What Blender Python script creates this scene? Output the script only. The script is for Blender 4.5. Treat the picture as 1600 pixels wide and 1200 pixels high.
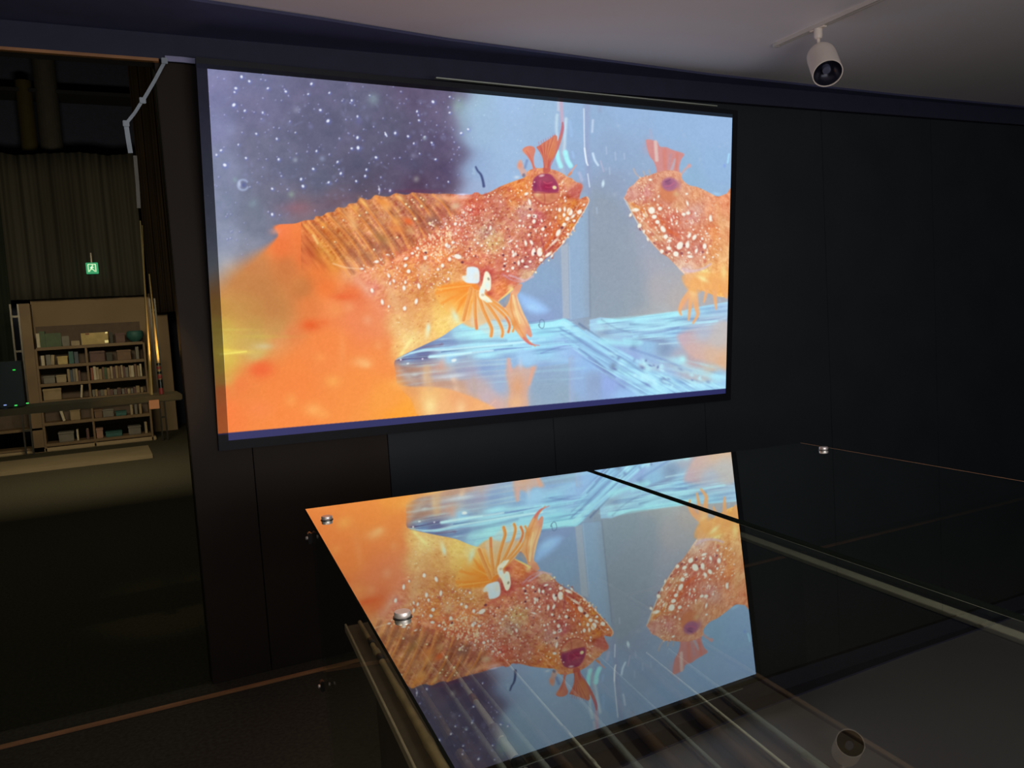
import bpy, bmesh, math, random
import numpy as np
from mathutils import Vector, Matrix
for o in list(bpy.data.objects): bpy.data.objects.remove(o,do_unlink=True)
SC=bpy.context.scene; COL=SC.collection; R_=random.Random(3)
# ------------------------------------------------------------------ camera
F=1295.186
CP=Vector((-0.4614843,-3.7534317,1.4989365))
RC=((0.8934198,-0.4447148,-0.0634805),(-0.0904280,-0.0396203,-0.9951146),(0.4400271,0.8947955,-0.0756122))  # right, down, forward
cd=bpy.data.cameras.new('camera'); cam=bpy.data.objects.new('camera',cd); COL.objects.link(cam); SC.camera=cam
cd.sensor_fit='HORIZONTAL'; cd.sensor_width=36.0; cd.lens=F/1600*36.0; cd.clip_start=0.02; cd.clip_end=100
r,d,f=[Vector(v).normalized() for v in RC]
M=Matrix(((r.x,-d.x,-f.x,CP.x),(r.y,-d.y,-f.y,CP.y),(r.z,-d.z,-f.z,CP.z),(0,0,0,1)))
cam.matrix_world=M
def at(px,py,axis,val):            # place found along a sight line at a known real depth or height
    v=Vector(RC[0])*((px-800)/F)+Vector(RC[1])*((py-600)/F)+Vector(RC[2])
    return CP+v*((val-CP[axis])/v[axis])
# ------------------------------------------------------------------ world, lights, exposure
w=bpy.data.worlds.new('world'); SC.world=w; w.use_nodes=True
w.node_tree.nodes['Background'].inputs[0].default_value=(.5,.55,.7,1); w.node_tree.nodes['Background'].inputs[1].default_value=0.004
SC.view_settings.view_transform='Standard'; SC.view_settings.look='None'; SC.view_settings.exposure=0.0; SC.view_settings.gamma=1.0
SC.view_settings.use_curve_mapping=False
def lamp(name,kind,loc,aim,energy,color,size=1.0,sizey=None,spot=None,spread=None):
    l=bpy.data.lights.new(name,kind); l.energy=energy; l.color=color
    if kind=='AREA':
        l.size=size
        if sizey: l.shape='RECTANGLE'; l.size_y=sizey
        if spread: l.spread=spread
    elif kind=='SPOT': l.spot_size=spot; l.spot_blend=.8; l.shadow_soft_size=size
    else: l.shadow_soft_size=size
    o=bpy.data.objects.new(name,l); COL.objects.link(o); o.location=loc
    o.rotation_euler=(Vector(aim)-Vector(loc)).to_track_quat('-Z','Y').to_euler(); return o
lamp('room_fill','AREA',(0.2,-7.6,1.9),(0.4,0,1.5),58.0,(.88,.88,1.0),7.0,1.8)  # added fill behind the camera, lifts the walls and all that faces the viewer
lamp('ceiling_fill','AREA',(.7,-4.4,1.3),(.8,-3.0,2.78),30.0,(1.0,.90,.87),1.6,.8)  # added uplight out of view, brightens the ceiling
lamp('case_fill','SPOT',(-1.15,-3.1,2.70),(0.25,-2.3,.75),55.0,(1.0,.80,.55),.05,None,1.0)  # added spot out of view, brightens the case board and its left rods
lamp('case_fill_right','SPOT',(.9,-3.3,2.70),(.50,-2.65,.75),95.0,(1.0,.90,.80),.05,None,.9)  # second added spot, for the rods further right on the board
lamp('rod_fill','SPOT',(-.32,-1.2,2.6),(-.28,.08,1.29),60.0,(1.0,.66,.34),.03,None,.30)  # added spot from the front, brightens the card and the rod feet
lamp('hall_fill','AREA',(-.7,5.6,2.7),(-.75,11.2,1.0),125.0,(1.0,.76,.50),1.2,.5)  # added fill in mid-hall, turned away from view, brightens the bookcase
lamp('hall_floor_fill','AREA',(-.6,3.6,4.6),(-.6,3.2,0),22.0,(1.0,.85,.6),3.0,2.0)  # added ambient fill over the near hall floor
lamp('ledge_lamp','SPOT',(-0.21,0.08,1.42),(-0.27,.15,1.7),2.5,(1.0,.62,.28),.03,None,2.4)
# ------------------------------------------------------------------ materials
def nm(name):
    m=bpy.data.materials.new(name); m.use_nodes=True; nt=m.node_tree; nt.nodes.clear()
    out=nt.nodes.new('ShaderNodeOutputMaterial'); return m,nt,out
def mat(name,col,rough=.6,metal=0,noise=.15,scale=12,spec=.4,emis=None,es=0,stretch=(1,1,1),bump=0):
    m,nt,out=nm(name); b=nt.nodes.new('ShaderNodeBsdfPrincipled'); nt.links.new(b.outputs[0],out.inputs[0])
    tc=nt.nodes.new('ShaderNodeTexCoord'); mp=nt.nodes.new('ShaderNodeMapping'); mp.inputs['Scale'].default_value=stretch
    n=nt.nodes.new('ShaderNodeTexNoise'); n.inputs['Scale'].default_value=scale; n.inputs['Detail'].default_value=4
    nt.links.new(tc.outputs['Object'],mp.inputs[0]); nt.links.new(mp.outputs[0],n.inputs['Vector'])
    r=nt.nodes.new('ShaderNodeValToRGB'); nt.links.new(n.outputs[0],r.inputs[0])
    r.color_ramp.elements[0].position=.25; r.color_ramp.elements[1].position=.75
    r.color_ramp.elements[0].color=tuple(c*(1-noise) for c in col)+(1,); r.color_ramp.elements[1].color=tuple(min(1,c*(1+noise)) for c in col)+(1,)
    nt.links.new(r.outputs[0],b.inputs['Base Color'])
    b.inputs['Roughness'].default_value=rough; b.inputs['Metallic'].default_value=metal; b.inputs['Specular IOR Level'].default_value=spec
    if bump:
        bp=nt.nodes.new('ShaderNodeBump'); bp.inputs['Strength'].default_value=bump; nt.links.new(n.outputs[0],bp.inputs['Height']); nt.links.new(bp.outputs[0],b.inputs['Normal'])
    if emis: b.inputs['Emission Color'].default_value=emis+(1,); b.inputs['Emission Strength'].default_value=es
    return m
def glass(name,tint,amp,power,rough=0.0,glosscol=(1,1,1)):
    """clear sheet: see-through, with a mirror part that grows towards grazing angles"""
    m,nt,out=nm(name); mix=nt.nodes.new('ShaderNodeMixShader'); nt.links.new(mix.outputs[0],out.inputs[0])
    t=nt.nodes.new('ShaderNodeBsdfTransparent'); t.inputs[0].default_value=tint+(1,)
    g=nt.nodes.new('ShaderNodeBsdfGlossy'); g.inputs['Roughness'].default_value=rough; g.inputs['Color'].default_value=glosscol+(1,)
    lw=nt.nodes.new('ShaderNodeLayerWeight'); lw.inputs['Blend'].default_value=.5
    p=nt.nodes.new('ShaderNodeMath'); p.operation='POWER'; p.inputs[1].default_value=power; nt.links.new(lw.outputs['Facing'],p.inputs[0])
    q=nt.nodes.new('ShaderNodeMath'); q.operation='MULTIPLY'; q.inputs[1].default_value=amp; q.use_clamp=True; nt.links.new(p.outputs[0],q.inputs[0])
    nt.links.new(q.outputs[0],mix.inputs[0]); nt.links.new(t.outputs[0],mix.inputs[1]); nt.links.new(g.outputs[0],mix.inputs[2]); return m
def clear(name,tint):
    m,nt,out=nm(name); t=nt.nodes.new('ShaderNodeBsdfTransparent'); t.inputs[0].default_value=tint+(1,); nt.links.new(t.outputs[0],out.inputs[0]); return m
# ------------------------------------------------------------------ mesh helpers
def link(name,me,parent=None,mats=()):
    o=bpy.data.objects.new(name,me); COL.objects.link(o)
    for m in (mats if isinstance(mats,(list,tuple)) else [mats]): me.materials.append(m)
    if parent: o.parent=parent; o.matrix_parent_inverse=parent.matrix_world.inverted()
    return o
def obj(name,bm,m,parent=None,smooth=False):
    bmesh.ops.recalc_face_normals(bm,faces=bm.faces)
    me=bpy.data.meshes.new(name); bm.to_mesh(me); bm.free()
    if smooth:
        for p in me.polygons: p.use_smooth=True
        me.set_sharp_from_angle(angle=math.radians(40))
    return link(name,me,parent,m)
def tag(o,label=None,cat=None,group=None,kind=None):
    if label: o['label']=label
    if cat: o['category']=cat
    if group: o['group']=group
    if kind: o['kind']=kind
    return o
def thing(name,loc,label,cat,rz=0,group=None):
    o=bpy.data.objects.new(name,None); COL.objects.link(o); o.empty_display_size=.05
    o.location=loc; o.rotation_euler=(0,0,rz)
    o.matrix_world=Matrix.Translation(loc)@Matrix.Rotation(rz,4,'Z')
    return tag(o,label,cat,group)
def struct(name,bm,m): return tag(obj(name,bm,m),kind='structure')
def B(bm,x0,y0,z0,x1,y1,z1,bev=0,M=None,mi=0):
    vs=[bm.verts.new((x,y,z)) for x in (x0,x1) for y in (y0,y1) for z in (z0,z1)]
    fs=[(0,1,3,2),(4,6,7,5),(0,4,5,1),(2,3,7,6),(0,2,6,4),(1,5,7,3)]
    F_=[bm.faces.new([vs[i] for i in q]) for q in fs]
    for f_ in F_: f_.material_index=mi
    if bev:
        es=list({e for f_ in F_ for e in f_.edges}); r=bmesh.ops.bevel(bm,geom=es,offset=bev,segments=2,affect='EDGES')
        vs=list({v for f_ in r['faces'] for v in f_.verts}|{v for v in vs if v.is_valid})
    if M:
        for v in vs: v.co=M@v.co
    return bm
def nb(): return bmesh.new()
def lathe(bm,prof,p0,axis,n=32,cap=True):
    """prof: list of (radius, distance along axis)"""
    a=Vector(axis).normalized(); u=a.orthogonal().normalized(); v=a.cross(u); rings=[]
    for r,h in prof:
        c=Vector(p0)+a*h
        rings.append([bm.verts.new(c+(u*math.cos(2*math.pi*k/n)+v*math.sin(2*math.pi*k/n))*max(r,1e-4)) for k in range(n)])
    for A,B_ in zip(rings,rings[1:]):
        for k in range(n): bm.faces.new((A[k],A[(k+1)%n],B_[(k+1)%n],B_[k]))
    if cap: bm.faces.new(rings[0]); bm.faces.new(rings[-1][::-1])
    return bm
def tube(bm,pts,rad,n=10):
    pts=[Vector(p) for p in pts]; rads=rad if isinstance(rad,(list,tuple)) else [rad]*len(pts); rings=[]
    for i,p in enumerate(pts):
        t=(pts[min(i+1,len(pts)-1)]-pts[max(i-1,0)]).normalized(); u=t.orthogonal().normalized() if abs(t.z)>.9 else t.cross(Vector((0,0,1))).normalized(); v=t.cross(u)
        rings.append([bm.verts.new(p+(u*math.cos(2*math.pi*k/n)+v*math.sin(2*math.pi*k/n))*rads[i]) for k in range(n)])
    for A,B_ in zip(rings,rings[1:]):
        for k in range(n): bm.faces.new((A[k],A[(k+1)%n],B_[(k+1)%n],B_[k]))
    bm.faces.new(rings[0]); bm.faces.new(rings[-1][::-1]); return bm
# ---------------- picture shown on the projection screen, painted procedurally ----------------
BX0,BY0,BX1,BY1,BS=312.0,92.0,1152.0,700.0,1.5
BW,BH=int((BX1-BX0)*BS),int((BY1-BY0)*BS)
def paint_picture():
    rng=np.random.RandomState(7)
    gx,gy=np.meshgrid(BX0+(np.arange(BW)+.5)/BS,BY0+(np.arange(BH)+.5)/BS)
    img=np.zeros((BH,BW,3),np.float32)
    def box(x0,y0,x1,y1):
        i0=max(0,int((x0-BX0)*BS)-1);i1=min(BW,int((x1-BX0)*BS)+2)
        j0=max(0,int((y0-BY0)*BS)-1);j1=min(BH,int((y1-BY0)*BS)+2)
        return slice(j0,max(j0,j1)),slice(i0,max(i0,i1))
    def idw(S,sl=None,p=3.0,eps=30.0):
        X=gx if sl is None else gx[sl];Y=gy if sl is None else gy[sl]
        acc=np.zeros(X.shape+(3,),np.float32);w=np.zeros(X.shape,np.float32)
        for s in S:
            d=((X-s[0])**2+(Y-s[1])**2+eps)**(-p/2)
            w+=d;acc+=d[...,None]*np.array(s[2:5],np.float32)
        return acc/w[...,None]
    def vnoise(scale,seed,ax=1.0,ang=0.0,sl=None):
        X=gx if sl is None else gx[sl];Y=gy if sl is None else gy[sl]
        c,s=math.cos(ang),math.sin(ang)
        U=(X*c+Y*s)/(scale*ax)+500;V=(-X*s+Y*c)/scale+500
        g=np.random.RandomState(seed).rand(256,256).astype(np.float32)
        iu=np.floor(U).astype(int);iv=np.floor(V).astype(int);fu=U-iu;fv=V-iv
        fu=fu*fu*(3-2*fu);fv=fv*fv*(3-2*fv)
        a=g[iv%256,iu%256];b=g[iv%256,(iu+1)%256];c_=g[(iv+1)%256,iu%256];d=g[(iv+1)%256,(iu+1)%256]
        return ((a*(1-fu)+b*fu)*(1-fv)+(c_*(1-fu)+d*fu)*fv)*2-1
    def mix(sl,col,a):
        a=np.clip(a,0,1)[...,None]
        img[sl]=img[sl]*(1-a)+np.asarray(col,np.float32)*a
    def smooth(pts,closed=True,n=5):
        P=np.array(pts,float);N=len(P);out=[]
        rngi=range(N) if closed else range(N-1)
        for i in rngi:
            if closed: p0,p1,p2,p3=P[i-1],P[i],P[(i+1)%N],P[(i+2)%N]
            else: p0,p1,p2,p3=P[max(i-1,0)],P[i],P[i+1],P[min(i+2,N-1)]
            for k in range(n):
                t=k/n
                out.append(.5*((2*p1)+(-p0+p2)*t+(2*p0-5*p1+4*p2-p3)*t*t+(-p0+3*p1-3*p2+p3)*t**3))
        if not closed: out.append(P[-1])
        return np.array(out)
    def pmask(pts,soft=.8,sm=True,n=4):
        P=smooth(pts,True,n) if sm else np.array(pts,float)
        m=soft*1.5+1
        sl=box(P[:,0].min()-m,P[:,1].min()-m,P[:,0].max()+m,P[:,1].max()+m)
        X,Y=gx[sl],gy[sl]
        d=np.full(X.shape,1e9);ins=np.zeros(X.shape,bool)
        for i in range(len(P)):
            a,b=P[i-1],P[i];e=b-a;L=e@e+1e-9
            t=np.clip(((X-a[0])*e[0]+(Y-a[1])*e[1])/L,0,1)
            d=np.minimum(d,(X-a[0]-t*e[0])**2+(Y-a[1]-t*e[1])**2)
            c=((a[1]>Y)!=(b[1]>Y))
            ins^=c&(X<(b[0]-a[0])*(Y-a[1])/((b[1]-a[1])+1e-12)+a[0])
        d=np.sqrt(d);sd=np.where(ins,d,-d)
        t=np.clip(sd/soft*.5+.5,0,1)
        return sl,t*t*(3-2*t),sd
    def poly(pts,col,a=1,soft=.8,sm=True):
        sl,m,sd=pmask(pts,soft,sm);mix(sl,col,m*a);return sl,m
    def stroke(pts,w,col,a=1,soft=.7,sm=True):
        # w: width or (w0,w1)
        P=smooth(pts,False,5) if sm and len(pts)>2 else np.array(pts,float)
        w0,w1=(w if isinstance(w,tuple) else (w,w));mw=max(w0,w1)/2+soft+1
        sl=box(P[:,0].min()-mw,P[:,1].min()-mw,P[:,0].max()+mw,P[:,1].max()+mw)
        X,Y=gx[sl],gy[sl];best=np.full(X.shape,-1e9)
        for i in range(len(P)-1):
            a_,b_=P[i],P[i+1];e=b_-a_;L=e@e+1e-9
            t=np.clip(((X-a_[0])*e[0]+(Y-a_[1])*e[1])/L,0,1)
            d=np.sqrt((X-a_[0]-t*e[0])**2+(Y-a_[1]-t*e[1])**2)
            ww=(w0+(w1-w0)*((i+t)/(len(P)-1)))/2
            best=np.maximum(best,ww-d)
        m=np.clip(best/soft*.5+.5,0,1);mix(sl,col,m*a)
    def dot(x,y,rx,ry=None,ang=0,col=(255,255,255),a=1,soft=.6):
        ry=rx if ry is None else ry;m=max(rx,ry)+soft*2+1
        sl=box(x-m,y-m,x+m,y+m);X,Y=gx[sl]-x,gy[sl]-y
        if X.size==0: return
        c,s=math.cos(ang),math.sin(ang);u=(X*c+Y*s)/rx;v=(-X*s+Y*c)/ry
        r=np.sqrt(u*u+v*v);k=min(rx,ry)
        mix(sl,col,np.clip((1-r)*k/soft*.5+.5,0,1)*a)
    def glow(x,y,rx,ry,ang,col,a):
        m=max(rx,ry)*2.3;sl=box(x-m,y-m,x+m,y+m);X,Y=gx[sl]-x,gy[sl]-y
        if X.size==0: return
        c,s=math.cos(ang),math.sin(ang);u=(X*c+Y*s)/rx;v=(-X*s+Y*c)/ry
        mix(sl,col,np.exp(-(u*u+v*v))*a)
    # ---- water backdrop
    BG=[(320,105,122,124,178),(330,140,120,120,175),(400,125,108,110,158),(400,170,108,106,152),(500,140,98,96,138),(560,170,94,94,132),(600,200,88,86,122),(650,140,94,80,120),
        (690,165,100,88,128),(700,220,88,74,116),(640,250,84,76,115),(700,270,84,66,108),(600,290,84,74,108),(650,293,86,60,96),(335,200,124,128,180),(345,260,122,132,172),(345,320,122,134,170),(350,370,134,146,180),(350,420,158,166,186),
        (385,400,130,136,160),(400,340,110,118,146),(400,230,104,106,142),(450,260,94,98,134),(500,220,92,92,130),(500,280,90,94,128),(440,320,108,108,138),(470,330,128,102,118),(520,315,110,90,112),(560,250,86,84,120),(580,300,90,78,106),
        (718,300,92,68,100),(712,200,104,96,136),(716,240,96,84,124)]
    img[:]=idw(BG)
    LB=[(735,150,160,190,214),(745,200,158,188,218),(745,260,150,178,214),(745,300,160,180,214),(800,160,162,192,228),(800,230,160,190,224),(800,280,158,188,224),(860,180,158,188,220),(850,240,158,186,220),
        (905,200,150,182,218),(905,250,150,178,214),(880,330,160,185,215),(850,440,142,170,202),(862,470,140,166,202),(850,495,142,164,206),
        (935,180,150,180,216),(980,170,152,182,220),(1050,190,152,184,222),(1120,200,154,186,226),(1120,260,150,184,222),(1080,280,148,182,214),(960,240,148,174,208),(950,290,146,164,192),(940,330,148,160,186),
        (960,340,150,162,190),(940,400,142,154,168),(960,420,150,158,172),(930,450,142,160,178),(990,380,160,168,186),(1000,420,168,170,184),(1020,450,176,174,180),(1060,470,182,176,176),(960,480,150,168,178),(1000,480,168,172,176),(1040,500,176,182,186)]
    w=1/(1+np.exp(-(gx-(722+6*np.sin(gy/17)+4*np.sin(gy/7.3)))/7.0))
    img[:]=img*(1-w[...,None])+idw(LB)*w[...,None]
    glow(716,165,10,16,0,(140,170,172),.75);glow(724,190,10,20,0,(148,178,196),.5)
    lum=img.mean(2,keepdims=True); wl=1-w; img[:]=img*(1-.28*wl[...,None])+lum*.28*wl[...,None]+2*wl[...,None]
    n=vnoise(26,1)*4+vnoise(9,2)*3
    img+= (n*wl)[...,None]*np.array([1.3,1.1,1.2])
    # cloudy particles
    for _ in range(260):
        x=rng.uniform(322,720);y=rng.uniform(104,345);
        glow(x,y,rng.uniform(1.5,5),rng.uniform(1.5,4),rng.rand()*3,(135,140,180),rng.uniform(.08,.35))
    for _ in range(330):
        x=rng.uniform(324,722);y=rng.uniform(106,400)
        if y>350 and x>425: continue
        r=rng.uniform(.5,1.25);a=rng.uniform(.25,.9)
        glow(x+r*.8,y+r*.8,r*1.9,r*1.9,0,(90,100,185),a*.4)
        dot(x,y,r*rng.uniform(.8,1.3),r,rng.rand()*3,(208,208,232),a*.85,.8)
    for x,y,r in ((377,120,2.2),(389,127,1.9),(368,138,2.2),(366,144,1.5),(365,164,2.8),(382,173,1.8),(410,176,1.6),(418,138,1.7),(446,143,1.9),(486,131,2.1),(514,145,1.5),(500,172,2),(481,147,1.4),
        (512,189,2.6),(549,157,1.7),(558,182,1.7),(558,215,2.2),(559,231,2.7),(549,232,1.7),(432,217,1.6),(461,207,1),(435,249,1.9),(384,247,1.7),(345,235,1.9),(338,242,1.6),(351,258,2.8),(372,226,1.3),(400,209,1.6),(494,236,1.6),(532,271,2),(489,264,1.9),
        (473,291,2.3),(470,280,2),(425,295,1.8),(513,285,1.8),(527,253,1.7),(587,246,2),(572,265,1.6),(570,275,1.8),(556,283,1.6),(609,298,1.9),(592,296,1.8),(425,335,2.2),(602,210,1.6),(617,208,2),(577,149,1.1),(651,174,1.6),(654,188,1.5),(637,213,1.8),(663,214,1.7),(674,223,1.6),(646,224,1.4),(676,159,2.3),(702,151,1.2),(702,176,1.5),(655,240,1),(680,249,1.5),(720,208,1.8),(731,202,1.8),(700,284,1.2)):
        glow(x+1,y+1,r*1.6,r*1.6,0,(110,125,215),.5);dot(x,y,r,r*.8,rng.rand()*3,(240,245,255),.95,.9)
    for x,y,r,c in ((463,172,5,(140,142,170)),(583,155,9,(130,146,160)),(461,250,3.5,(150,160,180)),(503,248,4,(140,150,180)),(455,304,5,(140,155,150)),(650,280,4.5,(140,135,140)),(645,243,4,(125,120,150)),(663,216,3,(150,160,170)),(485,198,4,(120,122,160)),(560,190,5,(105,105,150)),(395,318,7,(128,144,160)),(358,202,8,(135,140,175)),(367,281,4,(140,160,175))):
        glow(x,y,r,r,0,c,.8)
    # bubble ring
    th=np.linspace(.5,5.6,14);stroke([(379.5+8*math.cos(t),289+8*math.sin(t)) for t in th],2.6,(170,185,220),.85,1.6)
    glow(381,289,4,4,0,(90,100,160),.7);glow(374,288,2.2,5,0,(215,225,250),.7)
    stroke([(591,291),(593,297),(592,303)],1.8,(200,195,210),.7);stroke([(601,207),(604,213)],2,(230,235,250),.8)
    # light speckles right
    for _ in range(46):
        x=rng.uniform(735,900);y=rng.uniform(140,290);dot(x,y,rng.uniform(.5,1.2),None,0,(195,220,242),rng.uniform(.2,.6))
    for _ in range(60):
        x=rng.uniform(925,1140);y=rng.uniform(175,500);glow(x,y,rng.uniform(.8,3),rng.uniform(.8,3),0,(185,205,228),rng.uniform(.1,.4))
    for _ in range(36): glow(rng.uniform(922,985),rng.uniform(290,400),rng.uniform(1.5,4),rng.uniform(2,5),0,(172,186,206),.35)
    # tank wall columns
    sl,m,_=pmask([(917,160),(922,200),(916,240),(920,300),(919,400),(922,500),(950,520),(975,500),(960,330),(985,250),(940,170)],8)
    mix(sl,(144,156,180),m*.10)
    sl,m,_=pmask([(888,300),(918,300),(920,380),(921,495),(890,500)],1.4,False);mix(sl,(150,178,208),m*.9)
    sl,m,_=pmask([(919,300),(919.5,390),(922,496),(1000,488),(1010,440),(1000,400),(980,330),(950,300)],16);mix(sl,(146,160,176),m*.75)
    stroke([(920,330),(922,495)],2.2,(128,142,160),.6,1.2,False)
    poly([(876,385),(887,380),(890,498),(879,498)],(176,186,200),.75,1.3,False)
    stroke([(889,385),(892,498)],1.4,(176,196,220),.6,1,False)
    stroke([(917,165),(917,230),(919,260),(918,300)],8,(150,160,196),.55,3)
    stroke([(912,170),(913,230),(916,254)],1.8,(225,238,252),.85,1);stroke([(913,232),(916,252),(918,258)],2.4,(235,245,255),.9,1)
    stroke([(926,188),(925,206)],3,(205,222,245),.8,1.4);stroke([(926,240),(929,250),(934,258)],3.4,(205,228,250),.95,1.2);stroke([(938,252),(943,268)],1.8,(200,190,215),.6,1);dot(942,287,2.2,5,0.1,(215,238,250),.9,1.2)
    stroke([(940,150),(937,172)],6,(145,155,185),.35,3);stroke([(918,272),(921,292)],2,(225,240,252),.7,1)
    for x,y,l in ((947,230,10),(961,238,12),(975,240,8),(952,262,10),(932,325,8)): stroke([(x,y),(x+.5,y+l)],2,(190,206,232),.5,1.4,False)
    # caustic streaks near antenna
    stroke([(870,180),(869,200),(871,222)],4,(205,228,240),.75,2);stroke([(884,186),(882,215),(881,240)],4.5,(212,232,245),.75,2)
    stroke([(876,150),(877,172),(878,190)],5,(215,170,190),.7,2);stroke([(872,155),(872,172)],3,(225,218,224),.6,2)
    stroke([(890,190),(893,212)],4,(165,198,240),.6,2);stroke([(878,222),(877,255),(880,272)],7,(186,196,208),.5,3)
    stroke([(870,237),(872,250),(876,260)],6.5,(172,246,252),.95,1.6);stroke([(883,238),(886,250),(891,259)],7.5,(172,246,252),.95,1.6)
    stroke([(894,238),(896,246)],3,(170,205,250),.6,2);stroke([(905,270),(909,282)],4,(196,196,226),.6,2)
    # squiggle
    stroke([(743,261),(746,267),(751,273),(754,282),(755.5,291)],(2.6,4.2),(62,74,120),.9,1.1);stroke([(739,264),(741,272)],2.5,(180,205,225),.5,1.5)
    # ---- far floor band right
    FB=[(925,510,165,205,235),(940,520,150,170,195),(960,505,175,225,245),(1000,500,172,232,250),(1050,490,172,235,250),(1100,480,165,215,240),(1130,478,170,205,235),
        (1000,530,150,185,220),(1050,525,165,215,245),(1040,545,135,158,190),(1010,540,150,195,230),(940,535,172,225,248),(1100,515,175,190,215),(1130,515,180,195,215),
        (1060,560,175,172,188),(1100,540,182,178,190),(1080,565,190,170,175),(1130,560,200,180,170),(1110,580,205,178,158),(990,560,155,180,228),(960,550,150,180,225),(1020,575,160,195,235),(1040,590,165,205,240),(1120,590,165,215,240),(1130,605,160,205,245),(1000,590,160,190,228)]
    sl,m,_=pmask([(921,500),(938,496),(970,500),(1010,493),(1060,487),(1100,478),(1150,470),(1150,630),(960,640),(921,540)],1.5,False)
    mix(sl,idw(FB,sl),m)
    # near floor region
    NB=[(622,562,104,88,124),(618,580,205,150,120),(622,596,200,150,120),(640,558,120,150,195),(660,548,110,115,160),(700,535,140,160,200),(720,520,165,215,235),(750,525,168,232,245),(800,530,165,225,245),(850,510,160,235,250),(880,505,165,235,250),(900,515,165,225,250),
        (640,575,165,140,140),(680,580,180,160,165),(720,580,160,165,190),(760,575,145,170,210),(800,570,150,185,225),(850,545,160,215,245),(880,540,160,200,240),(900,550,155,190,235),(700,560,165,215,245),(760,550,165,220,245),(820,555,165,210,245),
        (640,600,170,140,130),(680,610,215,165,130),(720,610,215,170,140),(740,600,190,175,185),(760,620,200,180,185),(780,600,160,180,210),(850,580,148,172,214),(850,610,148,170,196),(880,620,152,172,190),(830,630,165,175,195),(905,600,150,180,220),(930,600,140,165,205),(920,570,150,190,235),
        (950,600,150,175,230),(980,620,155,195,240),(1000,600,165,215,245),(1020,610,165,220,248),(1060,605,165,210,245),(660,630,245,175,105),(700,630,245,175,115),(740,635,240,170,115),(770,635,215,175,165),(640,640,240,170,110)]
    sl,m,_=pmask([(600,560),(640,548),(690,520),(720,503),(760,500),(830,508),(845,504),(862,503),(880,498),(888,501),(900,510),(925,526),(960,548),(1000,572),(1045,590),(1080,600),(1150,600),(1150,700),(600,700)],1.2,False)
    mix(sl,idw(NB,sl,3.4),m)
    # floor streak details (near)
    W=(176,244,254);D=(98,122,176)
    stroke([(722,512),(780,512),(840,508),(882,502)],7,(168,238,250),.85,2.5)
    stroke([(640,552),(665,547),(700,543),(740,539),(800,536),(850,530)],(2,4.5),(172,228,250),.9,1.6)
    stroke([(672,557),(720,552),(770,545),(830,541),(880,535)],(4,3),(176,232,252),.9,1.6)
    stroke([(640,545),(680,537),(720,534),(790,532)],(7,3),(118,142,186),.6,2.5)
    stroke([(690,550),(740,544),(800,540)],(2,1.6),(90,122,165),.7,1)
    stroke([(738,551),(780,546),(830,543)],2.2,(100,120,185),.6,1)
    stroke([(618,562),(640,560),(668,558)],(3,4),(92,84,130),.85,1.6);dot(626,562,1.5,col=(220,215,235));dot(660,561,1.4,col=(215,210,235));dot(637,568,2.2,1.2,-.2,(250,240,240),.9);dot(709,563,4,2.6,-.3,(238,250,248),.95,1)
    stroke([(660,543),(684,540),(690,538)],(2,5),(122,100,135),.7,1.5)
    stroke([(820,546),(850,540),(880,538),(897,540)],3.5,(166,228,250),.85,1.5);stroke([(845,552),(880,541),(905,540)],(2,1),(125,150,205),.6,1.2)
    stroke([(846,514),(880,511)],2.5,(110,170,205),.5,1);stroke([(840,516),(890,520),(910,530)],4,(166,225,248),.6,2)
    stroke([(745,583),(790,575),(840,572),(880,566)],2,(140,185,225),.5,1.5)
    for y0 in (573,580,590,598): stroke([(615,y0+8),(660,y0),(740,y0-8),(800,y0-12)],2.2,(190,205,215),.45,1.6)
    glow(708,594,4,6,0,(245,215,190),.8);glow(640,590,8,4,.6,(200,195,185),.6);glow(712,587,18,3,-.1,(200,210,225),.7)
    # ridge of the tank edge going down right
    sl,m,_=pmask([(878,498),(892,503),(925,524),(980,556),(1040,584),(1060,592),(1133,600),(1133,616),(1010,618),(965,590),(930,565),(897,545),(875,520)],2,False)
    mix(sl,(164,222,248),m*.55)
    for P,wd,c,a in ((([(893,512),(930,535),(970,560),(1010,585)]),3,(100,125,175),.7),(([(905,506),(935,528),(965,548)]),2.5,(95,115,150),.75),(([(890,520),(925,545),(960,565),(1000,590)]),2,(120,140,190),.5),
        (([(898,516),(940,545),(985,575),(1015,590)]),6,(165,220,248),.8),(([(915,518),(960,545),(1010,572),(1040,585)]),5,(168,220,250),.8),(([(905,545),(935,568),(960,590)]),3,(100,125,175),.6),(([(920,560),(950,585),(975,605)]),4,(125,140,195),.5),
        (([(930,565),(955,590)]),5,(130,155,195),.5)):
        stroke(P,wd,c,a,1.8)
    stroke([(925,590),(928,640)],22,(150,172,205),.5,4,False);stroke([(893,560),(893,645)],8,(160,180,215),.6,3,False);stroke([(889,560),(890,645)],1.5,(175,180,200),.6,1,False)
    poly([(832,575),(889,568),(889,645),(828,645)],(146,172,194),.6,3,False)
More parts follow.
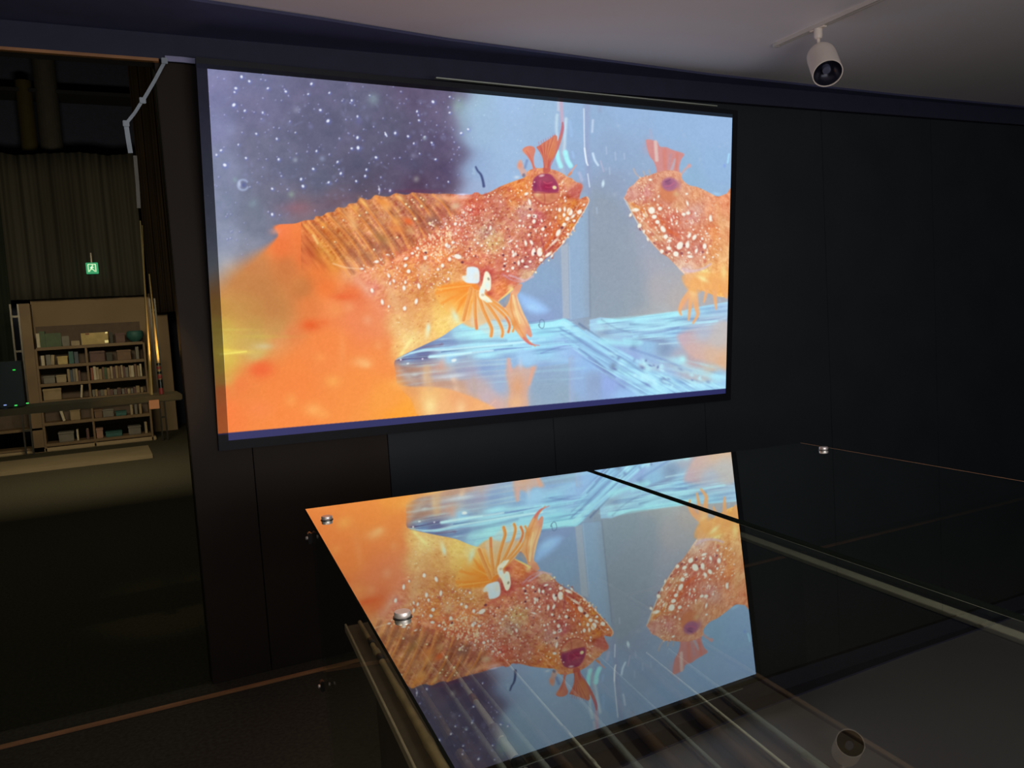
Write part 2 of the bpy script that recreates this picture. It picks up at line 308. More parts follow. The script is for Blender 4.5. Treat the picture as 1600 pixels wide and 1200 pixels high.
    for x,y,rx,ry,c,a in ((958,573,5,6,(120,140,165),.9),(966,578,7,6,(178,240,250),.9),(980,584,10,5,(178,242,252),.9),(1010,578,6,5,(178,240,252),.8),(990,538,5,8,(110,128,170),.8),(994,534,4,5,(120,140,185),.6),
        (1022,598,7,6,(178,235,252),.8),(1037,594,5,6,(105,120,165),.8),(1050,600,9,4,(178,235,250),.8),(1000,606,12,4,(175,225,250),.7),(975,600,10,10,(125,145,195),.5),(1012,600,7,5,(110,120,180),.6),(1058,565,12,8,(165,215,235),.9),(1066,562,6,6,(185,245,250),.9),
        (1090,582,20,7,(172,225,245),.6),(1120,588,20,6,(175,235,252),.8),(938,512,9,7,(178,225,245),.8),(1004,572,6,5,(180,165,170),.5),(1024,575,14,6,(180,180,190),.5)):
        glow(x,y,rx,ry,0.2,c,a)
    stroke([(975,533),(1000,535),(985,537),(940,534)],8,(172,238,250),.7,3)
    stroke([(985,545),(1030,560),(1080,580)],3,(120,145,200),.5,2)
    # right floor streaks
    stroke([(935,503),(1000,497),(1060,490),(1060,490)],6,W,.75,2.5);stroke([(985,507),(1030,508),(1060,500),(1090,498)],3.5,(125,160,195),.7,1.8);stroke([(975,515),(1020,514),(1060,508),(1120,502)],3.5,(180,235,250),.8,1.5)
    stroke([(990,520),(1030,519),(1060,512)],2.5,(130,160,205),.6,1.4);stroke([(990,526),(1040,522),(1062,515)],3.5,(170,225,248),.8,1.5);stroke([(1000,528),(1030,532),(1060,528)],6,(125,140,180),.6,2.5);stroke([(1030,538),(1060,536),(1090,534)],2,(190,225,240),.7,1.2)
    stroke([(1095,505),(1133,498)],2,(190,225,245),.6,1.2);stroke([(940,500),(960,512),(985,520)],2,(120,145,175),.4,1.5)
    glow(848,470,28,16,.5,(150,190,238),.0)
    sl,m,_=pmask([(810,460),(822,462),(840,470),(856,484),(846,490),(832,489),(818,480)],7);mix(sl,(160,200,248),m*.95)
    glow(832,480,10,5,.3,(172,215,252),.8)
    def streaks(pts,ang,seed,up,dn,soft=3,s1=2.0,s2=4.5,ax=16):
        sl,m,_=pmask(pts,soft); n=vnoise(s1,seed,ax,ang,sl)*.6+vnoise(s2,seed+1,ax*.7,ang,sl)*.8
        a_=np.clip(n-.08,0,1)*m*up*.72; mix(sl,(184,242,254),a_); b2=np.clip(-n-.12,0,1)*m*dn*.6; mix(sl,(104,130,182),b2)
    streaks([(618,563),(660,545),(720,515),(800,505),(880,498),(905,515),(900,540),(840,556),(740,566),(640,572)],-.09,60,1.2,.9)
    streaks([(880,500),(925,526),(980,556),(1040,586),(1133,602),(1133,618),(1010,620),(950,590),(880,530)],.52,64,1.1,.8,3,2.2,5)
    streaks([(922,505),(1010,494),(1100,480),(1140,474),(1140,520),(1060,532),(985,530),(940,520)],-.10,68,1.1,.8)
    streaks([(620,575),(760,568),(900,560),(900,600),(760,600),(620,608)],-.09,72,.35,.15,5,2.5,5)
    for x,y,rx,ry,c,a in ((650,578,26,5,(196,150,126),.75),(690,576,16,8,(214,166,140),.6),(640,596,24,6,(188,140,118),.7),(700,600,30,6,(206,160,138),.6),(742,604,22,8,(200,176,168),.5),(664,588,5,16,(238,200,150),.6),(712,604,5,14,(240,205,175),.6),(735,580,12,8,(168,160,190),.5),(648,585,6,3,(206,216,214),.8),(700,589,30,2.5,(214,222,228),.6),(660,583,40,1.8,(210,216,214),.6)): glow(x,y,rx,ry,-.1,c,a)
    stroke([(618,562),(650,550),(700,546),(760,541),(830,533)],(1.5,3),(206,246,255),.85,1.4);stroke([(670,558),(720,553),(770,548)],(3,2),(214,250,255),.9,1.4)
    glow(745,522,34,7,-.1,(186,248,252),.8);glow(860,508,22,5,-.05,(180,244,255),.7);glow(800,520,20,5,-.1,(176,238,250),.6)
    streaks([(985,560),(1133,575),(1133,610),(1000,615)],.25,76,.9,.55,6,4,8,5)
    for _ in range(46):
        x=rng.uniform(955,1110); y=556+(x-955)*.27+rng.uniform(-9,26); glow(x,y,rng.uniform(1.5,6),rng.uniform(1.2,3.5),.4,(190,242,255) if rng.rand()<.65 else (112,128,178),rng.uniform(.4,.85))
    # reflections of fins in floor
    sl,m,_=pmask([(793,560),(800,575),(812,570),(822,575),(838,572),(832,590),(824,615),(824,640),(795,642),(796,610),(790,585)],4);mix(sl,(222,172,150),m*.75)
    stroke([(795,562),(798,580)],4,(225,175,165),.8,2);stroke([(833,576),(826,600)],5,(225,170,145),.8,2);glow(808,605,12,20,0,(226,165,120),.8);glow(806,630,14,12,0,(238,185,135),.8);glow(813,568,3,8,0,(190,210,235),.7)
    sl,m,_=pmask([(1058,528),(1066,520),(1100,512),(1140,505),(1140,575),(1115,568),(1085,560),(1068,545)],5);mix(sl,idw([(1065,530,205,170,178),(1080,550,215,178,170),(1100,520,185,190,205),(1120,530,200,190,185),(1110,555,225,185,155),(1130,565,228,180,140),(1090,560,220,180,165)],sl),m*.8)
    # reflection of body on floor
    sl,m,_=pmask([(600,606),(640,604),(690,606),(720,614),(750,626),(775,640),(775,660),(600,690)],2.5)
    mix(sl,idw([(640,612,235,165,105),(670,620,245,190,120),(690,640,245,185,125),(720,625,240,170,115),(760,640,245,180,120),(620,615,240,170,100)],sl),m*.95)
    glow(672,635,10,14,0,(252,225,155),.9);glow(720,638,8,12,0,(250,205,150),.8);stroke([(765,634),(774,626)],2,(230,190,175),.6)
    stroke([(620,570),(635,590),(650,600)],7,(200,190,180),.35,4);glow(640,578,18,5,.1,(165,125,110),.6);glow(700,600,26,5,.1,(190,150,130),.6);stroke([(740,592),(742,618)],7,(190,170,160),.5,3);stroke([(668,575),(672,606)],9,(225,180,130),.5,4);glow(690,567,6,9,.4,(225,165,145),.5)
    # ---- mirror-image fish at right
    M_=[(982,300,215,140,120),(990,290,220,150,120),(1000,280,225,150,105),(990,310,205,120,100),(985,325,225,155,85),(1010,300,210,120,105),(1005,335,215,110,65),(1000,350,220,150,105),(1020,345,215,105,65),(1030,300,215,130,90),(1045,310,215,125,85),(1040,320,205,110,80),
        (1060,320,225,150,100),(1070,300,225,150,110),(1085,305,225,140,90),(1090,330,215,145,120),(1080,340,210,130,115),(1050,340,205,90,65),(1045,360,205,95,65),(1060,370,210,105,75),(1090,360,210,115,75),(1110,330,230,140,95),(1125,320,235,145,100),(1115,360,235,140,85),(1130,350,230,160,110),
        (1030,385,205,110,80),(1060,390,200,105,80),(1090,390,200,105,85),(1115,395,230,150,90),(1130,400,235,170,110),(1050,405,205,130,95),(1060,415,230,175,140),(1090,412,225,150,115),(1120,420,240,165,95),(1075,425,225,180,165),(1110,440,240,160,85),(1125,445,245,170,80),(1100,430,248,220,130),(1030,370,215,150,100),(1010,330,225,140,75)]
    F2=[(975,310),(980,316),(988,333),(998,349),(1006,363),(1020,382),(1034,396),(1043,402),(1055,414),(1064,424),(1071,432),(1071,445),(1090,452),(1145,455),(1145,305),(1135,303),(1122,307),(1112,303),(1098,296),(1088,292),(1076,289),(1066,280),(1063,270),(1045,266),(1025,270),(1012,275),(1000,278),(990,288),(982,294),(978,303)]
    # horn fan
    sl,m,_=pmask([(1009,221),(1012,218),(1020,219),(1027,222),(1031,229),(1041,230),(1050,234),(1060,237),(1069,241),(1064,250),(1061,262),(1060,276),(1030,278),(1025,262),(1021,252),(1014,242)],1.3);mix(sl,(214,140,135),m*.92)
    glow(1012,228,7,12,.2,(215,150,150),.3);stroke([(1024,222),(1026,250)],5.5,(226,196,190),.9,1.5,False);stroke([(1048,242),(1042,272)],4,(190,150,160),.6,1.5,False);stroke([(1055,250),(1047,271)],4.5,(188,178,190),.8,1.5,False);stroke([(1038,236),(1040,275)],6,(214,128,112),.6,2,False);stroke([(1058,240),(1056,272)],4,(212,130,118),.8,1.5,False)
    stroke([(1019,218),(1016,203)],2.5,(190,170,195),.4,2)
    stroke([(1062,275),(1070,265),(1077,259)],3.2,(215,165,160),.8,1.5);dot(1077,259,3,col=(215,160,160),a=.8,soft=1.5)
    stroke([(1000,278),(993,271),(990,264)],2.2,(205,180,170),.7,1.4);stroke([(1008,276),(1005,268)],1.8,(205,180,160),.6,1.2);stroke([(1016,274),(1014,266)],1.6,(205,175,150),.6,1.2)
    sl,m,_=pmask(F2,1.2);c=idw(M_,sl)
    c=c+np.array([4,22,30.])*(1/(1+np.exp((gx[sl]-1125)/20.0)))[...,None]; tex=vnoise(1.6,13,1.5,1.0,sl)*13+vnoise(3.2,11,2.0,1.0,sl)*15+vnoise(8,12,1,0,sl)*10
    c=c+tex[...,None]*np.array([.7,1.1,1.0]);mix(sl,c,m)
    # pelvic fingers of fish2
    for P,wd in (([(1090,440),(1080,455),(1068,470),(1062,484),(1064,492)],(12,3)),([(1085,440),(1080,462),(1078,480),(1076,500)],(11,3)),([(1085,460),(1088,480),(1090,492),(1083,505)],(10,3)),([(1105,440),(1104,455),(1100,472)],(9,2.5)),([(1118,440),(1117,460),(1119,483)],(12,2.5)),([(1130,440),(1135,465)],(14,4))):
        stroke(P,wd,(240,176,120),.9,1.4)
    glow(1083,452,6,14,0,(250,215,150),.8);glow(1070,475,5,12,.4,(240,170,130),.6);poly([(1070,428),(1140,430),(1140,458),(1105,452),(1090,458),(1072,450)],(242,172,100),.7,3)
    glow(1098,436,9,3.5,.5,(252,235,165),.9);glow(1131,425,4.5,12,0,(250,225,150),.75)
    stroke([(1066,420),(1080,424),(1098,420),(1110,413)],3,(222,190,200),.8,1.5)
    # eye 2
    dot(1046,299,16,17,0,(214,130,92),.85,3);dot(1046,288,12.5,10.5,0,(172,108,140),.95,2);glow(1044,286,6,5,.3,(140,84,120),.8);stroke([(1040,291),(1047,290),(1053,286)],1.8,(196,110,140),.8,1);stroke([(1040,284),(1047,281)],1.5,(120,70,110),.7,1);glow(1057,303,5,5,0,(226,186,140),.8);glow(1060,290,4,8,0,(178,120,150),.6)
    # ---- main fish
    FS=[(345,450,200,140,82),(345,480,200,150,72),(345,510,205,170,76),(345,530,216,190,86),(345,552,226,196,82),(345,575,212,176,76),(350,592,216,160,76),(350,612,242,130,70),(355,640,250,130,70),(360,670,250,130,65),
        (400,415,206,132,78),(400,450,196,125,68),(400,480,196,136,70),(400,505,196,150,76),(400,530,202,165,90),(400,550,216,180,104),(375,440,202,136,78),(425,480,196,128,70),(430,510,204,150,84),
        (380,605,242,122,66),(410,578,238,105,55),(430,610,244,132,66),(450,640,248,138,68),(500,640,248,140,70),(550,640,248,150,75),(600,640,250,158,70),(590,610,250,152,72),(620,640,252,165,60),
        (437,362,248,130,76),(440,385,240,125,65),(470,370,242,128,66),(480,400,232,118,62),(450,420,208,122,66),(470,450,206,126,66),(500,420,240,130,62),(520,412,238,145,62),(505,395,236,140,58),(510,450,240,125,60),(480,480,234,132,70),(520,480,246,142,80),(550,460,238,118,62),
        (460,520,226,132,76),(440,535,226,146,88),(500,540,246,136,68),(540,520,246,140,76),(560,500,240,136,86),(580,450,236,145,115),(590,480,240,142,98),(570,540,242,130,66),(600,540,240,142,84),(600,580,248,146,70),(470,600,246,136,66),(470,570,244,136,68),
        (550,425,236,160,110),(565,430,236,150,106),(600,430,240,156,96),(640,420,236,142,72),(620,470,230,156,98),(620,510,240,182,112),(620,545,246,190,110),(640,530,248,206,128),(660,500,236,166,92),(690,510,252,206,112),(710,500,252,215,130),(700,480,248,186,84),(680,450,228,152,82),(660,460,226,142,76),(730,470,250,156,60),(700,430,226,146,80),(720,440,232,150,84),
        (650,400,232,122,72),(620,400,232,130,85),(690,400,242,142,80),(680,370,226,116,78),(720,360,222,120,90),(740,330,215,92,66),(748,345,210,122,92),(760,360,206,150,125),(772,378,226,170,110),(800,370,216,126,98),(780,320,206,112,86),(810,297,236,132,60),(800,310,225,125,70),(820,330,212,140,120),(840,340,196,84,80),
        (850,322,216,122,86),(860,362,216,106,66),(830,390,206,100,80),(800,400,216,120,92),(780,420,218,118,86),(750,410,232,132,92),(820,412,188,92,84),(845,398,200,106,84),(872,365,216,106,62),(885,345,228,134,58),(895,320,222,122,58),(898,300,200,96,82),(890,280,226,142,100),(850,380,204,96,70),
        (820,432,226,172,132),(800,428,220,118,96),(785,450,238,128,72),(760,430,200,80,70),(600,385,236,140,90)]
    OUT=[(250,500),(300,455),(345,436),(360,424),(378,412),(396,400),(414,388),(430,374),(434,366),(428,356),(435,351),(450,350),(462,349),(474,345),(482,344),(490,343),(493,338),(502,338),(508,334),(512,332),(521,331),(524,327),(528,324),(536,325),(541,323),(544,319),(549,318),(556,317),(560,311),(564,309),(572,312),(579,311),(584,306),(588,305),(597,307),(607,307),(613,304),(619,302),(629,304),(637,304),(643,301),(650,301),(662,302),(680,303),(700,303),(715,304),(728,304),(736,304),(741,301),(747,301),(752,304),(765,300),(780,292),(795,286),(806,282),(819,277),(824,268),(833,264),(845,262),(858,264),(870,267),(880,272),(886,276),(893,279),(899,284),(907,287),(910,291),(908,298),(906,304),(905,311),(910,309),(916,307),(920,311),(919,317),(914,326),(908,336),(902,346),(895,358),(886,371),(875,385),(864,396),(852,404),(842,415),(834,426),(824,438),(812,443),(803,452),(790,462),(778,471),(766,474),(750,486),(735,498),(722,505),(710,512),(690,526),(665,538),(640,550),(617,563),(618,582),(620,600),(630,612),(642,625),(649,645),(651,665),(500,730),(250,730)]
    sl,m,sd=pmask(OUT,1.1)
    X,Y=gx[sl],gy[sl]
    # blur the out-of-focus left contour
    soft=np.clip((438-X)/90,0,1)*26+1.1
    tt=np.clip(sd/soft*.5+.5,0,1);m=tt*tt*(3-2*tt)
    c=idw(FS,sl,3.2,20)
    hd=1/(1+np.exp(-(X-690)/30.0)); c=c+hd[...,None]*np.array([-2,10,14.])
    body=1/(1+np.exp(-(X-575)/18.0))*(1-hd); c=c+body[...,None]*np.array([0,7,11.])
    foc=1/(1+np.exp(-(X-(560+.35*(Y-430)*(Y>430)))/14.0))   # in-focus weight
    foc=np.maximum(foc,1/(1+np.exp(-(X-480)/12.0))*(Y<410)*1/(1+np.exp((Y-.95*(X-470)-362)/5.0)))
    t1=vnoise(1.5,26,1.5,-.6,sl)*15+vnoise(2.8,21,1.6,-.5,sl)*17+vnoise(6,22,1.5,-.5,sl)*14+vnoise(14,23,1,0,sl)*7
    t2=vnoise(3.5,24,1,.4,sl)*10
    foc2=foc*(1-.55/(1+np.exp(-(Y-455)/10.0)))
    c=c+foc2[...,None]*(t1[...,None]*np.array([.75,1.15,1.0])+t2[...,None]*np.array([.2,-.2,.8]))
    dz=1/(1+np.exp((Y-(345+.0*X)-1.34*np.clip(0,0,0)-(545-X)*-.0-70)/6.0))*(X>470)*(X<705)*1/(1+np.exp((Y-(440-(X-545)*.58))/5.0))
    c=c+dz[...,None]*((vnoise(3,27,7,.93,sl)*26+vnoise(5.5,28,5,.93,sl)*20)[...,None]*np.array([1,.95,.6])-np.array([24,10,2]))
    c=c+(1-foc)[...,None]*(vnoise(22,25,1,0,sl)*5)[...,None]*np.array([.8,1,.6])
    mix(sl,c,m)
    sl,m,_=pmask([(250,600),(480,480),(548,455),(585,480),(604,515),(611,550),(616,580),(620,602),(636,618),(650,646),(655,700),(655,760),(250,760)],18)
    mix(sl,idw([(345,640,250,130,66),(450,600,246,136,66),(450,660,249,140,68),(520,540,246,138,70),(560,600,248,145,70),(600,560,246,142,74),(600,620,250,158,70),(640,650,253,165,58),(560,500,240,136,86),(590,505,240,140,92),(345,600,230,140,68),(550,470,236,126,80)],sl),m*np.clip((gx[sl]-330-(620-gy[sl])*1.2)/60,0,1)*.85)
    glow(402,455,46,34,0,(196,128,72),.75);glow(432,490,34,26,0,(196,130,72),.6);glow(375,478,30,24,0,(198,148,78),.5);glow(380,535,40,20,0,(208,176,92),.45)
    # left edge warm haze
    for x,y,rx,ry,c,a in ((485,508,16,10,(232,96,42),.9),(506,504,10,6,(236,112,55),.5),(408,578,18,10,(240,104,55),.8),(535,464,18,5,(236,96,48),.55),(540,417,6,8,(245,150,100),.4),(352,548,10,3,(240,215,80),.7),(368,550,24,3.5,(238,215,100),.85),(412,541,14,5,(214,196,150),.7),(360,562,14,10,(218,190,82),.5),(355,515,40,2,(215,195,90),.5),
        (400,526,50,3,(205,175,80),.5),(545,480,9,9,(245,165,110),.5),(574,500,8,8,(242,165,120),.6),(592,540,7,7,(246,160,100),.6),(565,566,14,8,(250,178,110),.8),(572,570,8,5,(252,190,120),.7),(520,596,12,9,(252,176,90),.6),(455,625,9,10,(252,168,90),.5),(490,640,14,10,(254,180,100),.7),(505,648,12,8,(252,172,90),.5),(500,558,9,7,(252,160,85),.5),(620,600,14,8,(253,180,90),.5),
        (405,640,20,14,(252,140,85),.4),(560,440,10,10,(238,150,120),.5),(525,485,14,12,(246,160,90),.5),(535,545,6,30,(248,158,95),.4),(430,362,8,5,(240,160,130),.5),(620,650,26,12,(255,160,50),.6),(640,625,14,5,.0,0) if False else (610,625,20,12,(252,158,72),.3),(480,410,30,20,(232,118,60),.3)):
        glow(x,y,rx,ry,0,c,a)
    stroke([(345,553),(360,552),(385,549)],(3,1.5),(250,232,110),.9,1.2)
    # purple/red rim above fin
    glow(462,325,26,10,0,(150,100,112),.55);glow(650,299,40,3,0,(110,50,80),.5);glow(540,312,40,8,-.25,(112,84,98),.4)
    # dorsal fin rays
    tips=[(480,345),(494,340),(510,333),(527,325),(545,319),(562,311),(586,306),(617,303),(643,301),(675,303)]
    bases=[(545,432),(560,424),(575,420),(592,416),(606,408),(618,400),(638,388),(664,372),(682,360),(708,346)]
    for i,(a,b) in enumerate(zip(tips,bases)):
        mx,my=(a[0]+b[0])/2,(a[1]+b[1])/2
        dx,dy=(b[0]-a[0]),(b[1]-a[1])
        stroke([(a[0]+1,a[1]+2),(mx+3,my-4),(b[0],b[1])],(4,2.2),(246,165,88),.75,1.6)
        stroke([(a[0]+8,a[1]+4),(mx+10,my-2),(b[0]+7,b[1]-6)],(3,5),(150,88,58),.55,2.5)
        stroke([(a[0]+4,a[1]+7),(mx+7,my),(b[0]+4,b[1]-4)],(1.4,1.2),(196,104,50),.6,1)
        stroke([(a[0]+13,a[1]+9),(mx+16,my),(b[0]+11,b[1]-10)],(1.6,1.2),(212,136,76),.55,1)
    for x,y,rx,ry,an,c,a in ((548,340,6,14,-.7,(246,176,110),.85),(552,352,5,10,-.5,(248,190,130),.7),(568,317,3,9,-.7,(252,190,110),.9),(555,325,4,6,-.6,(246,176,90),.8),(603,322,9,8,.4,(244,172,100),.9),(598,315,12,5,.4,(242,150,70),.8),(625,309,6,3,.7,(250,200,130),.8),
        (618,346,9,7,.3,(240,165,90),.9),(638,346,9,5,.5,(240,112,55),.9),(620,358,12,7,.2,(232,142,76),.9),(640,360,6,6,0,(222,165,110),.8),(676,345,11,8,.5,(140,96,88),.8),(650,330,10,5,.7,(168,106,72),.6),(690,335,6,6,0,(176,96,76),.6),(596,372,14,7,.6,(166,116,66),.8),(596,386,10,7,0,(150,90,70),.6),(655,352,8,3,.6,(170,110,90),.6),
        (683,320,8,4,.6,(242,165,100),.7),(700,310,22,5,.1,(246,176,130),.85),(712,322,9,6,0,(226,196,160),.8),(722,308,10,3,0,(240,190,180),.8),(722,304,8,1.6,0,(222,216,245),.9),(548,395,7,10,-.4,(165,90,62),.7),(575,400,9,6,.3,(168,108,72),.6),(533,378,8,14,-.6,(186,100,45),.5),(512,366,6,16,-.6,(206,112,48),.5),(505,352,4,6,-.4,(248,165,75),.8)):
        glow(x,y,rx,ry,an,c,a)
    stroke([(476,352),(488,365),(497,380),(512,396),(522,410),(540,420)],(6,3),(248,182,92),.55,2.4)
    stroke([(489,368),(496,380)],3,(252,205,130),.85,1.5);stroke([(520,412),(540,418),(560,420)],2,(252,206,160),.7,1.2)
    for x,y,r in ((572,332,1.6),(561,337,1.4),(634,319,1.8),(639,323,1.4),(648,342,2.4),(658,322,2),(643,312,1.3),(657,309,1.4),(661,312,1.4),(671,349,2.4),(677,353,1.6),(646,316,1.2),(620,371,1.6),(504,355,1.2),(523,378,1.1),(584,390,1.6),(536,344,1.2)):
        glow(x+1,y+1,r*1.5,r*1.5,0,(150,110,90),.5);dot(x,y,r,r*.9,.3,(252,228,180),.95,.8)
    # pectoral fin: broad orange fan
    sl,m,_=pmask([(738,441),(715,440),(690,447),(680,455),(684,470),(700,488),(722,505),(738,512),(752,508),(770,500),(785,500),(795,490),(790,478),(775,470),(758,458)],3);mix(sl,idw([(700,452,250,160,62),(690,470,250,182,92),(720,460,250,150,50),(740,450,246,140,50),(740,480,250,168,72),(715,490,252,196,100),(760,480,250,160,60),(735,500,250,190,120),(785,488,246,170,100)],sl),m*.85)
    for a,b,c_ in (((736,447),(706,452),(682,458)),((736,450),(712,462),(690,474)),((740,452),(724,468),(712,490)),((738,448),(712,446),(684,449))):
        stroke([a,b,c_],(3,4),(246,140,48),.6,1.6)
    for a,b,c_ in (((736,446),(708,449),(680,453)),((738,452),(718,468),(703,484)),((742,456),(732,476),(725,500))):
        stroke([a,b,c_],(1.5,2.5),(255,190,95),.7,1.2)
    # fingers
    FG=[([(742,456),(742,480),(743,500),(744.5,513)],(5,4.6)),([(747,458),(754,482),(763,502),(768,514),(767,525)],(5,4.4)),([(752,462),(766,482),(779,502),(785,517),(784,526)],(5,3.4)),([(758,466),(776,482),(790,496),(796,508),(794,519)],(4.5,3.2)),([(764,468),(782,480),(796,494),(803,508),(801,518)],(4,2.4)),([(736,452),(730,476),(724,500)],(5,5))]
    poly([(740,470),(770,470),(800,488),(800,512),(790,522),(770,526),(744,512),(735,505)],(222,226,214),.45,3)
    for P,wd in FG:
        stroke(P,(wd[0]+2.5,wd[1]+2.5),(250,214,160),.5,1.6);stroke(P,wd,(232,148,74),.95,1)
        stroke([(p[0]-1,p[1]) for p in P],(1.6,1),(250,180,96),.7,.9)
    stroke([(770,466),(785,474),(797,480),(801,492)],(2,3),(236,150,110),.8,1.2)
    stroke(FG[3][0][2:],(2.2,2.6),(222,116,86),.7,1);stroke(FG[0][0][2:],(3,3),(226,130,100),.6,1)
    # pelvic fin
    sl,m,_=pmask([(793,462),(800,455),(806,447),(815,444),(812,455),(808,462),(812,475),(818,490),(824,502),(828,512),(831,524),(828,527),(822,522),(824,530),(832,539),(826,538),(816,530),(808,520),(800,508),(796,495),(790,482),(787,476)],1.2)
    mix(sl,idw([(800,460,240,175,130),(806,450,226,150,120),(800,480,236,170,110),(808,490,246,205,150),(815,500,244,200,150),(804,505,230,150,80),(815,520,240,180,125),(828,520,226,150,135),(826,536,215,120,120),(812,470,244,212,165)],sl),m)
    stroke([(799,460),(798,480),(804,500),(812,515),(822,530),(836,541)],(2.5,1.8),(232,150,86),.8,1.1);stroke([(805,462),(811,485),(820,503),(829,524)],(1.6,2),(226,160,120),.8,1);stroke([(801,462),(806,485),(812,505)],(3,2),(250,222,160),.8,1.2);stroke([(818,528),(828,537),(842,540)],(2.4,1.2),(214,116,122),.8,1);dot(788,478,2.6,3,0,(214,112,86),.7,1)
    poly([(779,471),(790,463),(797,458),(795,470),(788,480)],(140,158,180),.8,1.2)
    # gill cover, throat
    stroke([(795,430),(812,436),(820,438),(832,432)],(2,3),(222,190,205),.8,1.4);stroke([(785,428),(800,438),(818,441)],2.4,(214,170,190),.6,1.4)
    glow(800,442,8,4,0,(230,120,95),.6);glow(828,427,8,5,-.7,(228,190,150),.7);stroke([(779,470),(790,461),(800,452)],(1.5,3.5),(250,226,140),.9,1.2);glow(797,450,5,4,-.6,(252,232,160),.7)
    stroke([(720,408),(735,413),(752,420),(775,426),(795,427)],4,(206,84,72),.55,2.5);stroke([(757,430),(760,440),(768,455),(768,462)],7,(214,104,78),.5,3)
    # white patches at pectoral root
    sl,m,_=pmask([(729,419),(735,417),(744,418),(748,423),(749,434),(747,442),(738,443),(729,442),(724,438),(722,432),(728,430)],1.6);mix(sl,(228,240,244),m);glow(738,424,5,5,0,(215,240,255),.6);glow(744,432,4,6,0,(240,232,210),.6);glow(725,435,4,3,0,(252,232,190),.8)
    sl,m,_=pmask([(757,426),(762,425),(766,432),(767,442),(766,452),(762,455),(758,452),(757,460),(764,466),(769,472),(762,472),(752,468),(748,462),(750,450),(753,444)],1.4);mix(sl,(250,244,216),m);glow(761,446,4,6,0,(222,246,246),.8);glow(753,455,4,4,0,(224,244,248),.9);dot(763,436,1.8,2.4,-.4,(150,140,120),.8,.8);dot(754,461,2.5,2,0,(206,176,150),.7,1);dot(760,471,3,1.5,.6,(222,236,214),.9,.8)
    dot(764,459,4,3,0,(190,80,64),.7,1.5)
    # lower belly glow streaks
    for x,y,rx,ry,an,c,a in ((711,494,5,12,-.5,(226,240,205),.9),(668,517,4,12,.15,(244,240,190),.9),(669,512,2.5,5,0,(220,240,222),.7),(637,538,3,14,.55,(254,240,160),.9),(628,552,3,7,.6,(254,236,150),.8),(640,500,8,22,.1,(236,178,118),.5),(613,465,6,26,-.35,(240,190,140),.5),(596,440,6,16,-.9,(244,186,140),.5),(570,450,4,16,-.7,(244,186,150),.5),(688,486,14,10,0,(250,206,118),.6),(655,425,6,12,-.6,(238,180,130),.5),(663,418,8,8,0,(236,196,150),.7),(705,460,24,4,0,(246,166,76),.6)):
        glow(x,y,rx,ry,an,c,a)
    # scattered white scale dots on the body and head
    def scatter(N,region,rmin,rmax,cols,amin=.5,amax=1,seed=1,elong=1.3,ang=.9):
        r_=np.random.RandomState(seed);P=np.array(region);x0,y0=P.min(0);x1,y1=P.max(0);k=0;tries=0
        from_=[]
        while k<N and tries<N*12:
            tries+=1;x=r_.uniform(x0,x1);y=r_.uniform(y0,y1)
            ins=False
            for i in range(len(P)):
                a,b=P[i-1],P[i]
                if (a[1]>y)!=(b[1]>y) and x<(b[0]-a[0])*(y-a[1])/((b[1]-a[1]))+a[0]: ins=not ins
            if not ins: continue
            k+=1;r=r_.uniform(rmin,rmax);c=cols[r_.randint(len(cols))]
            dot(x,y,r*r_.uniform(1,elong),r,ang+r_.uniform(-.5,.5),c,r_.uniform(amin,amax),.7)
    HD=[(700,345),(740,310),(800,292),(825,300),(832,325),(870,345),(905,315),(915,320),(895,352),(870,385),(840,412),(800,425),(765,415),(740,412),(700,400)]
    WH=[(255,238,214),(250,224,196),(255,246,236),(250,214,180)];RD=[(206,104,80),(212,112,84),(190,92,84),(222,120,80)]
    scatter(300,HD,1.2,3.6,RD,.15,.4,5);scatter(120,HD,.7,1.6,[(140,50,50),(120,52,64),(150,74,60)],.3,.7,6)
    scatter(420,HD,.5,1.25,WH,.4,.95,7)
    BD=[(560,418),(600,400),(640,385),(690,352),(740,318),(720,400),(700,440),(650,460),(610,450)]
    scatter(230,BD,.9,2.6,RD,.12,.45,8);scatter(260,BD,.5,1.3,WH,.35,.9,9)
    scatter(90,[(600,440),(690,430),(700,490),(640,545),(615,550)],.5,1.2,[(250,220,170),(200,110,60),(255,236,190)],.3,.8,10)
    scatter(120,[(660,352),(745,318),(740,345),(700,372)],.6,1.4,[(240,196,176),(255,230,214),(206,150,150)],.4,.9,12)
    scatter(150,[(650,375),(705,352),(712,395),(690,400),(650,405)],.7,1.7,[(255,236,200),(250,206,160)],.5,.95,13,1.6,1.4)
    scatter(60,[(820,440),(850,415),(870,398),(905,350),(915,325),(890,345),(850,395)],.8,1.8,[(255,240,200),(250,220,170),(190,90,70)],.5,.95,14)
